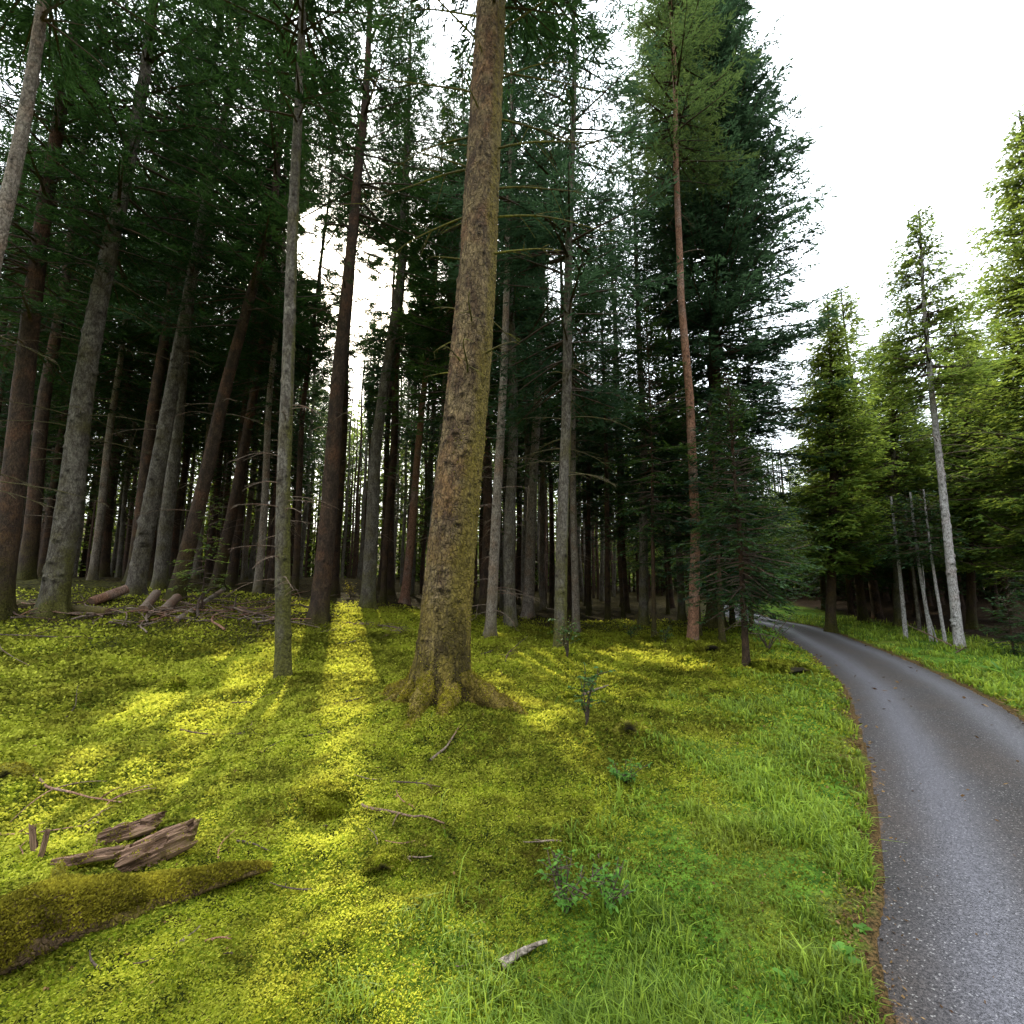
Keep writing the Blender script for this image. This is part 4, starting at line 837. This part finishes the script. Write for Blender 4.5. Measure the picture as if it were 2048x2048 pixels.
def seedling(label, p, h, rng, leaves=60, lsize=.03, stems=3, name='seedling', cat='seedling', spread=.35, lean=0., mat=None, ld=.5):
    g = G(*p); root = empty(name, g); tag(root, label, cat); A = Acc(); Lf = Acc(); tips = []
    for i in range(stems):
        a = rng.rand() * 6.3; t = np.linspace(0, 1, 9); hh = h * rng.uniform(.6, 1.05); sp = spread * h * rng.uniform(.2, 1)
        P = np.stack([np.cos(a) * sp * t ** 1.3 + lean * h * t + .02 * h * np.sin(t * 9), np.sin(a) * sp * t ** 1.3, hh * t - .02], 1); A.add(*tube(P, .007 * h / .5 * (1 - .8 * t) + .0012, 5))
        for k in range(3, 9): tips.append((P[k], t[k]))
        for _ in range(4):
            k = rng.randint(3, 8); aa = rng.rand() * 6.3; l = h * rng.uniform(.12, .35); s = np.linspace(0, 1, 5); Q = P[k] + np.stack([np.cos(aa) * l * s, np.sin(aa) * l * s, .35 * l * s], 1)
            A.add(*tube(Q, .0028 * (1 - .6 * s) + .0008, 4)); tips += [(Q[j], .8) for j in (1, 2, 3, 4, 4)]
    for _ in range(leaves):
        q, _t = tips[rng.randint(len(tips))]; a = rng.rand() * 6.3; e = rng.uniform(-.3, .6); d = np.array([math.cos(a) * math.cos(e), math.sin(a) * math.cos(e), math.sin(e)]); nn = np.array([0, 0, 1.]) + rng.normal(0, .4, 3); nn -= d * nn.dot(d); nn /= np.linalg.norm(nn)
        l = lsize * rng.uniform(.6, 1.3); leaf_outline(q, d, nn, l, l * ld * .5, Lf, rng, np.clip(rng.normal(.55, .22), 0, 1))
    obj('stem', wood_mesh('stem', np.concatenate(A.V), np.concatenate(A.F), WOOD, .1), root)
    if leaves: obj('foliage', Lf.mesh('foliage', [mat or TWIGLEAF], True), root)
    return root

def build_small():
    rng = np.random.RandomState(31)
    # mossy fallen log, front left
    a = G(-120, 1985); b = G(548, 1752); t = np.linspace(0, 1, 70); P = a + (b - a) * t[:, None]; R = .155 * (1 - .88 * t ** 1.6) ; P[:, 2] = np.linspace(a[2], b[2], 70) + R * .42 + .02
    P += np.stack([0 * t, .05 * np.sin(t * 5), .018 * np.sin(t * 9)], 1)
    root = empty('fallen_log', a); tag(root, 'rotting fallen log under golden moss at the front left corner', 'log')
    V, Fq = tube(P - a, R * (1 + .16 * (fbm(t * 8, t * 0, 3, 2) - .5)), 36)
    cen = np.repeat(P - a, 36, 0); rel = V - cen; k = 1 + .3 * (fbm(V[:, 0] * 9 + 3, V[:, 2] * 14 + V[:, 1] * 6, 3, 81) - .5); low = sstep(.2, -.5, rel[:, 2] / (np.linalg.norm(rel, axis=1) + 1e-6)); V = cen + rel * (k * (1 - .4 * low * (fbm(V[:, 0] * 5, V[:, 1] * 5, 2, 82) > .47)))[:, None]
    bark = bark_mat('rotting_log_bark', (.36, .21, .16), (.13, .07, .05), (.42, .27, .22), (.25, .19, .02), 1.0, 2.0, .8)
    obj('bark', wood_mesh('bark', V, Fq, bark, .55), root)
    dd = (b - a) / np.linalg.norm(b - a); sdn = np.array([dd[1], -dd[0], 0]); sdn = sdn / np.linalg.norm(sdn)
    def bare(c):
        i = np.clip(((c @ dd) / (t * np.linalg.norm(b - a)).max() * 69).astype(int), 0, 69); rel = c - (P - a)[i]; f = (rel @ sdn * .8 - rel[:, 2] * .7) / R[i]
        return 1 - .96 * sstep(.05, .45, f + 1.3 * (fbm(c[:, 0] / .13 + 5, c[:, 1] / .13 + c[:, 2] * 7, 2, 83) - .5)) * sstep(.2, .5, i / 69)
    scatter_moss(V, Fq, 34000, rng, .0125, MOSS_LOG, root, .05, test=bare)
    # rotten slabs and splinters behind the log
    for (px, py, lab, yaw, L, Wd, Th, tilt) in [(262, 1690, 'upper splintered grey slab of rotten wood beside the fallen log', .35, .29, .11, .045, (.45, -.16)), (318, 1722, 'lower broken block of rotten wood with a pale torn end', .45, .32, .15, .075, (.55, -.3)),
                                        (190, 1748, 'thin mossy rotten strip lying left of the broken block', .25, .36, .06, .03, (.2, -.05))]:
        g = G(px, py); rotten(lab, g + np.array([0, 0, .05]), yaw, L, Wd, Th, rng, tilt, moss=420)
    for (px, py, h, lab, ty) in [(64, 1712, .15, 'pale upright splinter stake left of its darker neighbour', -PI / 2 - .2), (84, 1716, .145, 'brown upright splinter stake right of its paler neighbour', -PI / 2 + .12)]:
        g = G(px, py); rotten(lab, g + np.array([0, 0, .05]), 0, h * 1.3, .03, .02, rng, (0, ty), name='wood_splinter', n=1)
    g = G(112, 1790); lump('dark little snag stump at the back of the fallen log', g - np.array([0, 0, .02]), .035, .03, .13, rng, 'snag', 'stump', WOOD, 250, MOSS_LOG, .01)
    g = G(18, 1560); lump('dark hollow root stub at the left edge', g, .13, .10, .10, rng, 'root_stub', 'stump', WOOD, 500, MOSS_LOG, .014, (.3, -.9, .2))
    g = G(642, 1610); lump('small moss capped stump with a dark hollow in front of the thick trunk', g - np.array([0, 0, .05]), .17, .15, .14, rng, 'mossy_stump', 'stump', WOOD, 4200, MOSS, .015, (-.75, -.65, -.05))
    g = G(338, 1378); lump('little round moss cushion in the left clearing', g, .17, .15, .10, rng, 'moss_cushion', 'moss cushion', WOOD, 2200, MOSS, .03)
    g = G(780, 1730); lump('low mossy hump below the small hollow stump', g - np.array([0, 0, .03]), .14, .10, .09, rng, 'moss_hump', 'moss cushion', WOOD, 2600, MOSS, .011, (-.2, -.9, 0))
    g = G(1262, 1462); lump('black hollow stump hole in the moss right of the thick trunk', g - np.array([0, 0, .03]), .19, .13, .13, rng, 'hollow_stump', 'stump', WOOD, 700, MOSS, .018, (-.3, -.85, .35))
    g = G(1412, 1305); lump('low broken root plate under the large spruce', g, .45, .3, .16, rng, 'root_plate', 'stump', WOOD, 1500, MOSS, .04, (.3, -.9, .2))
    g = G(1560, 1345); lump('yellow mossy slab mound at the path side beside the small spruce', g, .5, .35, .13, rng, 'moss_mound', 'moss cushion', WOOD, 4200, MOSS, .04, (.5, -.85, -.1))
    g = G(1140, 1400); lump('mossy clump near the leafy seedling', g, .1, .08, .07, rng, 'moss_clump', 'moss cushion', WOOD, 700, MOSS, .025)
    # cut logs and the brush pile at the back left
    cut_log('short pale cut log with orange bark under the grey knotty trunk', (182, 1212), (250, 1196), .11, rng, BARK_RED, .1, .12)
    cut_log('stubby cut log leaning up beside the short pale one', (285, 1228), (310, 1212), .10, rng, DEADWOOD, .1, .2)
    cut_log('dull stubby cut log behind the long peeled one', (325, 1230), (352, 1214), .10, rng, DEADWOOD, .1, .12)
    cut_log('long peeled cut log slanting behind the slender grey trunk', (352, 1246), (445, 1205), .055, rng, BARK_LIGHT, .1, .25)
    cut_log('dark mossy log lying along the far left of the brush pile', (-30, 1210), (215, 1232), .09, rng, WOOD, .8, .0)
    rngb = np.random.RandomState(8)
    stick('long thin branch across the shaded moss at far left', (-20, 1276), (195, 1283), .016, rngb, WOOD, 3, bend=.02)
    stick('pale bent twig rising from the left edge', (-10, 1255), (70, 1345), .010, rngb, DEADWOOD, 2, (.05, .0), bend=.05)
    stick('black crooked branch leaning up in front of the brush pile', (398, 1240), (432, 1215), .035, rngb, WOOD, 3, (.0, .55), bend=.08)
    stick('black short snag standing in the brush pile', (468, 1225), (470, 1222), .03, rngb, WOOD, 0, (.0, .35), bend=.02)
    for i in range(64):
        x = rngb.uniform(20, 590); y = 1206 + 40 * rngb.rand() + 10 * abs(math.sin(x)); L = rngb.uniform(30, 110); s = rngb.normal(0, .3)
        stick('dead branch lying in the tangled brush pile at back left', (x - L / 2, y - s * L / 2), (x + L / 2, y + s * L / 2), rngb.uniform(.010, .026), rngb, [DEADWOOD, DEADWOOD, WOOD, BARK_RED][rngb.randint(4)], rngb.randint(2, 6), (rngb.uniform(0, .12), rngb.uniform(0, .28) * rngb.rand()), group='dead branches in the brush pile', bend=.16, tl=.4)
    for i in range(16):
        x = rngb.uniform(620, 790); y = rngb.uniform(1236, 1300); L = rngb.uniform(30, 80); s = rngb.uniform(-.35, .35)
        stick('small dead branch on the sunlit moss left of the thick trunk', (x - L / 2, y - s * L / 2), (x + L / 2, y + s * L / 2), rngb.uniform(.008, .018), rngb, [DEADWOOD, WOOD][rngb.randint(2)], 3, (0, rngb.uniform(0, .1)), group='small branches on the sunlit moss', bend=.1, tl=.4)
    for i in range(26):
        x, y = rngb.uniform(20, 1350), rngb.uniform(1400, 2000); L = rngb.uniform(20, 75) * (y - 1100) / 500; a_ = rngb.uniform(0, 6.3)
        stick('little broken twig lying on the foreground moss', (x, y), (x + L * math.cos(a_), y + .5 * L * math.sin(a_)), rngb.uniform(.0025, .006), rngb, [DEADWOOD, WOOD, BARK_RED][rngb.randint(3)], rngb.randint(0, 3), (.0, .03), group='little twigs on the foreground moss', name='twig', cat='twig', bend=.1)
    one = [((45, 1548), (250, 1612), .011, 'brown branch across the sunlit moss at left', BARK_RED, 6), ((-20, 1668), (190, 1672), .006, 'thin bent twig running left from the rotten slab', BARK_RED, 2), ((356, 1462), (556, 1476), .007, 'forked thin twig lying in the moss at centre left', WOOD, 3), ((455, 1408), (505, 1470), .006, 'thin upright leaning twig joining the forked one', WOOD, 2),
           ((860, 1530), (922, 1464), .012, 'pale stick just below the roots of the thick trunk', DEADWOOD, 0), ((722, 1622), (880, 1672), .011, 'grey stick buried in the moss near the hollow stump', DEADWOOD, 1), ((1000, 1960), (1095, 1905), .020, 'short pale stick in the bright moss at the bottom', BARK_LIGHT, 0), ((780, 1570), (880, 1582), .006, 'twiggy sprig in the moss centre', WOOD, 4),
           ((640, 1418), (735, 1396), .012, 'short root stick left of the flared roots', WOOD, 1), ((1165, 1395), (1222, 1378), .022, 'curved pale brown stick by the leafy seedling', DEADWOOD, 0), ((1003, 1345), (1025, 1380), .012, 'dark stub stick right of the thick trunk', WOOD, 0), ((610, 1480), (668, 1466), .007, 'little twig in the bright strip of moss', WOOD, 1),
           ((960, 1312), (1000, 1300), .012, 'twiggy brush right behind the thick trunk', WOOD, 5), ((1010, 1330), (1050, 1300), .010, 'black twigs sticking up between the two mossy trunks', WOOD, 4), ((130, 1440), (160, 1400), .006, 'small dark twig standing in the left moss', WOOD, 1), ((470, 1700), (540, 1712), .006, 'dark twig near the tip of the fallen log', WOOD, 2)]
    for p0, p1, r, lab, m, tw in one:
        up = {'forked': .0, 'thin u': .28, 'black ': .25, 'small ': .16}.get(lab[:6], .01)
        stick(lab, p0, p1, r, rngb, m, tw, (.0, up), bend=.06)
    a = at_depth(1810, 1262, 11.5); b = at_depth(1918, 1306, 10.2)
    stick('pale dead pole leaning against the foot of the silvery trunk', (b[0], b[1], gz(b[0], b[1])), (a[0], a[1], gz(a[0], a[1]) + .42), .02, rngb, DEADWOOD, 1, (0, 0), bend=.01, name='leaning_pole', cat='pole')
    stick('pale broken stick at the foot of the silvery trunk', (1912, 1308), (1935, 1312), .02, rngb, DEADWOOD, 2, (0, .15), bend=.02)
    # plants
    seedling('slender leafy seedling in the moss right of the thick trunk', (1172, 1452), 0.62, rng, 190, .045, 4)
    seedling('thin twiggy seedling growing against the upright mossy trunk', (1133, 1318), 1.0, rng, 170, .06, 4, spread=.3)
    seedling('bushy pale sprout at the foot of the grey trunk near the sun', (700, 1200), .7, rng, 160, .05, 9, name='sprout', spread=.6, mat=MOSS_LOG)
    seedling('dark bilberry shrub in the grass at bottom centre', (1130, 1830), .26, rng, 300, .026, 12, name='bilberry_shrub', cat='shrub', spread=.8, mat=BROAD)
    seedling('leafy bilberry shrub right of the dark one', (1215, 1830), .22, rng, 190, .026, 7, name='bilberry_shrub', cat='shrub', spread=.7, mat=BROAD)
    seedling('low dark bilberry patch in the moss above the shrubs', (1250, 1572), .16, rng, 260, .030, 14, name='bilberry_shrub', cat='shrub', spread=1.3, mat=BROAD)
    seedling('small bushes under the large spruce by the path bend', (1535, 1300), .8, rng, 260, .06, 9, name='undergrowth_bush', cat='shrub', spread=.8, mat=BROAD)
    seedling('small bush left of the tall reddish pine', (1330, 1290), .5, rng, 120, .06, 6, name='undergrowth_bush', cat='shrub', spread=.8)
    seedling('low leafy tuft between the straight dark trunk and the greyish one', (1262, 1278), .4, rng, 110, .06, 6, name='undergrowth_bush', cat='shrub', spread=.8)
    rosette('large dock plant with pale leaves near the path edge', (1680, 1930), 22, .075, rng)
    rosette('smaller dock plant nearer the bottom of the path edge', (1655, 2000), 16, .07, rng, el=(.05, .5))
    rosette('dock plant left of the larger one in the grass', (1590, 1985), 15, .065, rng)
    rosette('single dock leaves at the asphalt edge', (1722, 1868), 8, .05, rng, wide=.26)
    rosette('dandelion rosette in the grass below the shrubs', (1420, 2030), 16, .06, rng, name='dandelion_plant', wide=.14)
    rosette('dandelion rosette beside the path halfway up', (1700, 1640), 14, .06, rng, name='dandelion_plant', wide=.14)
    rosette('pale leafy weed clump on the right verge', (1990, 1345), 14, .28, rng, name='weed_clump', wide=.14, el=(.5, 1.3))
    rosette('green weed clump mid right verge', (1925, 1332), 12, .22, rng, name='weed_clump', wide=.14, el=(.5, 1.3))
    # conifer seedling at the right edge
    sd = np.random.RandomState(9)
    tree('tiny bushy conifer growing at the right edge of the verge', 2012, 9.6, .035, [], 1.25, .12, .55, BARK_DARK, NEEDLE_FIR, name='young_conifer', cat='young tree', seed=60, nseg=8, rows=20, knots=0, mossy=0, cull=False, crown=dict(whorl=.13, nb=6, dense=3.0, twig=.07, wid=.011, droop=.1, up=.2, lit=.5, gap=0.))
    tree('little spruce seedling with flat green sprays in front of the leaning dark trunks', 405, 11.0, .04, [], 2.6, .6, .75, BARK_DARK, NEEDLE_LIT, name='young_conifer', cat='young tree', seed=61, nseg=8, rows=20, knots=0, mossy=0, cull=False, crown=dict(whorl=.3, nb=5, dense=1.6, twig=.10, wid=.014, droop=.1, up=.1, lit=.6, gap=.1))

# ------------------------------------------------------------------ light, sky, camera
SUN_EL = math.asin(SUN[2]); SUN_AZ = math.atan2(SUN[0], SUN[1])
def build_light():
    w = bpy.data.worlds.new('World'); SC.world = w; w.use_nodes = True; nt = w.node_tree; nt.nodes.clear()
    sky = nd(nt, 'ShaderNodeTexSky', {'sky_type': 'NISHITA', 'sun_disc': False, 'sun_elevation': SUN_EL, 'sun_rotation': SUN_AZ, 'dust_density': 3.0, 'air_density': 1.2}).outputs[0]
    b1 = nd(nt, 'ShaderNodeBackground', None, Color=sky, Strength=.06).outputs[0]
    # white haze added to the sky, strengthened sunward and overhead to light the ground
    v = nd(nt, 'ShaderNodeTexCoord').outputs['Generated']
    dt = nd(nt, 'ShaderNodeVectorMath', {'operation': 'DOT_PRODUCT'}, i0=v, i1=tuple(SUN)).outputs['Value']
    k = math_(nt, 'ADD', HAZE_BACK, math_(nt, 'MULTIPLY', ramp(nt, dt, -.5, .45), HAZE_FRONT))
    k = math_(nt, 'ADD', k, math_(nt, 'MULTIPLY', ramp(nt, nd(nt, 'ShaderNodeSeparateXYZ', None, Vector=v).outputs[2], .15, .85), HAZE_ZENITH))
    pw = math_(nt, 'POWER', math_(nt, 'MAXIMUM', dt, 0.0), 40.0)
    k = math_(nt, 'ADD', k, math_(nt, 'MULTIPLY', pw, 2.5))
    col = mixc(nt, math_(nt, 'MULTIPLY', pw, .9, True), (.88, .95, 1.0), (1.0, .90, .70))
    b2 = nd(nt, 'ShaderNodeBackground', None, Color=col, Strength=k).outputs[0]
    nd(nt, 'ShaderNodeOutputWorld', None, Surface=nd(nt, 'ShaderNodeAddShader', None, i0=b1, i1=b2).outputs[0])
    L = bpy.data.lights.new('sun', 'SUN'); L.energy = 5.0; L.angle = math.radians(.5); L.color = (1.0, .90, .64)
    o = bpy.data.objects.new('sun', L); COL.objects.link(o); o.rotation_euler = Vector(-SUN).to_track_quat('-Z', 'Y').to_euler()
HAZE_BACK, HAZE_FRONT, HAZE_ZENITH = .26, 2.1, 2.0
def build_camera():
    c = bpy.data.cameras.new('camera'); o = bpy.data.objects.new('camera', c); COL.objects.link(o)
    o.location = (0, 0, CAM_H); o.rotation_euler = (PI / 2 + PITCH, 0, 0); c.sensor_fit = 'HORIZONTAL'; c.sensor_width = 36; c.lens = 36 * F_PX / W_PX; c.clip_end = 2000; c.clip_start = .05; SC.camera = o
import time
_t0 = time.time()
def step(f):
    f(); print('STEP', f.__name__, round(time.time() - _t0, 1))
for f in (build_ground, build_path, build_moss, build_grass, build_litter, build_trees, build_far_wood, build_small, build_light, build_camera): step(f)
SC.view_settings.view_transform = 'Standard'; SC.view_settings.look = 'None'; SC.view_settings.exposure = 0; SC.view_settings.gamma = 1
cy = SC.cycles if hasattr(SC, 'cycles') else None
SC.render.engine = 'CYCLES'
cy = SC.cycles; cy.max_bounces = 5; cy.diffuse_bounces = 3; cy.glossy_bounces = 2; cy.transmission_bounces = 4; cy.transparent_max_bounces = 4; cy.caustics_reflective = False; cy.caustics_refractive = False
cy.use_denoising = True; cy.use_adaptive_sampling = True; cy.adaptive_threshold = .02; cy.sample_clamp_indirect = 6.0
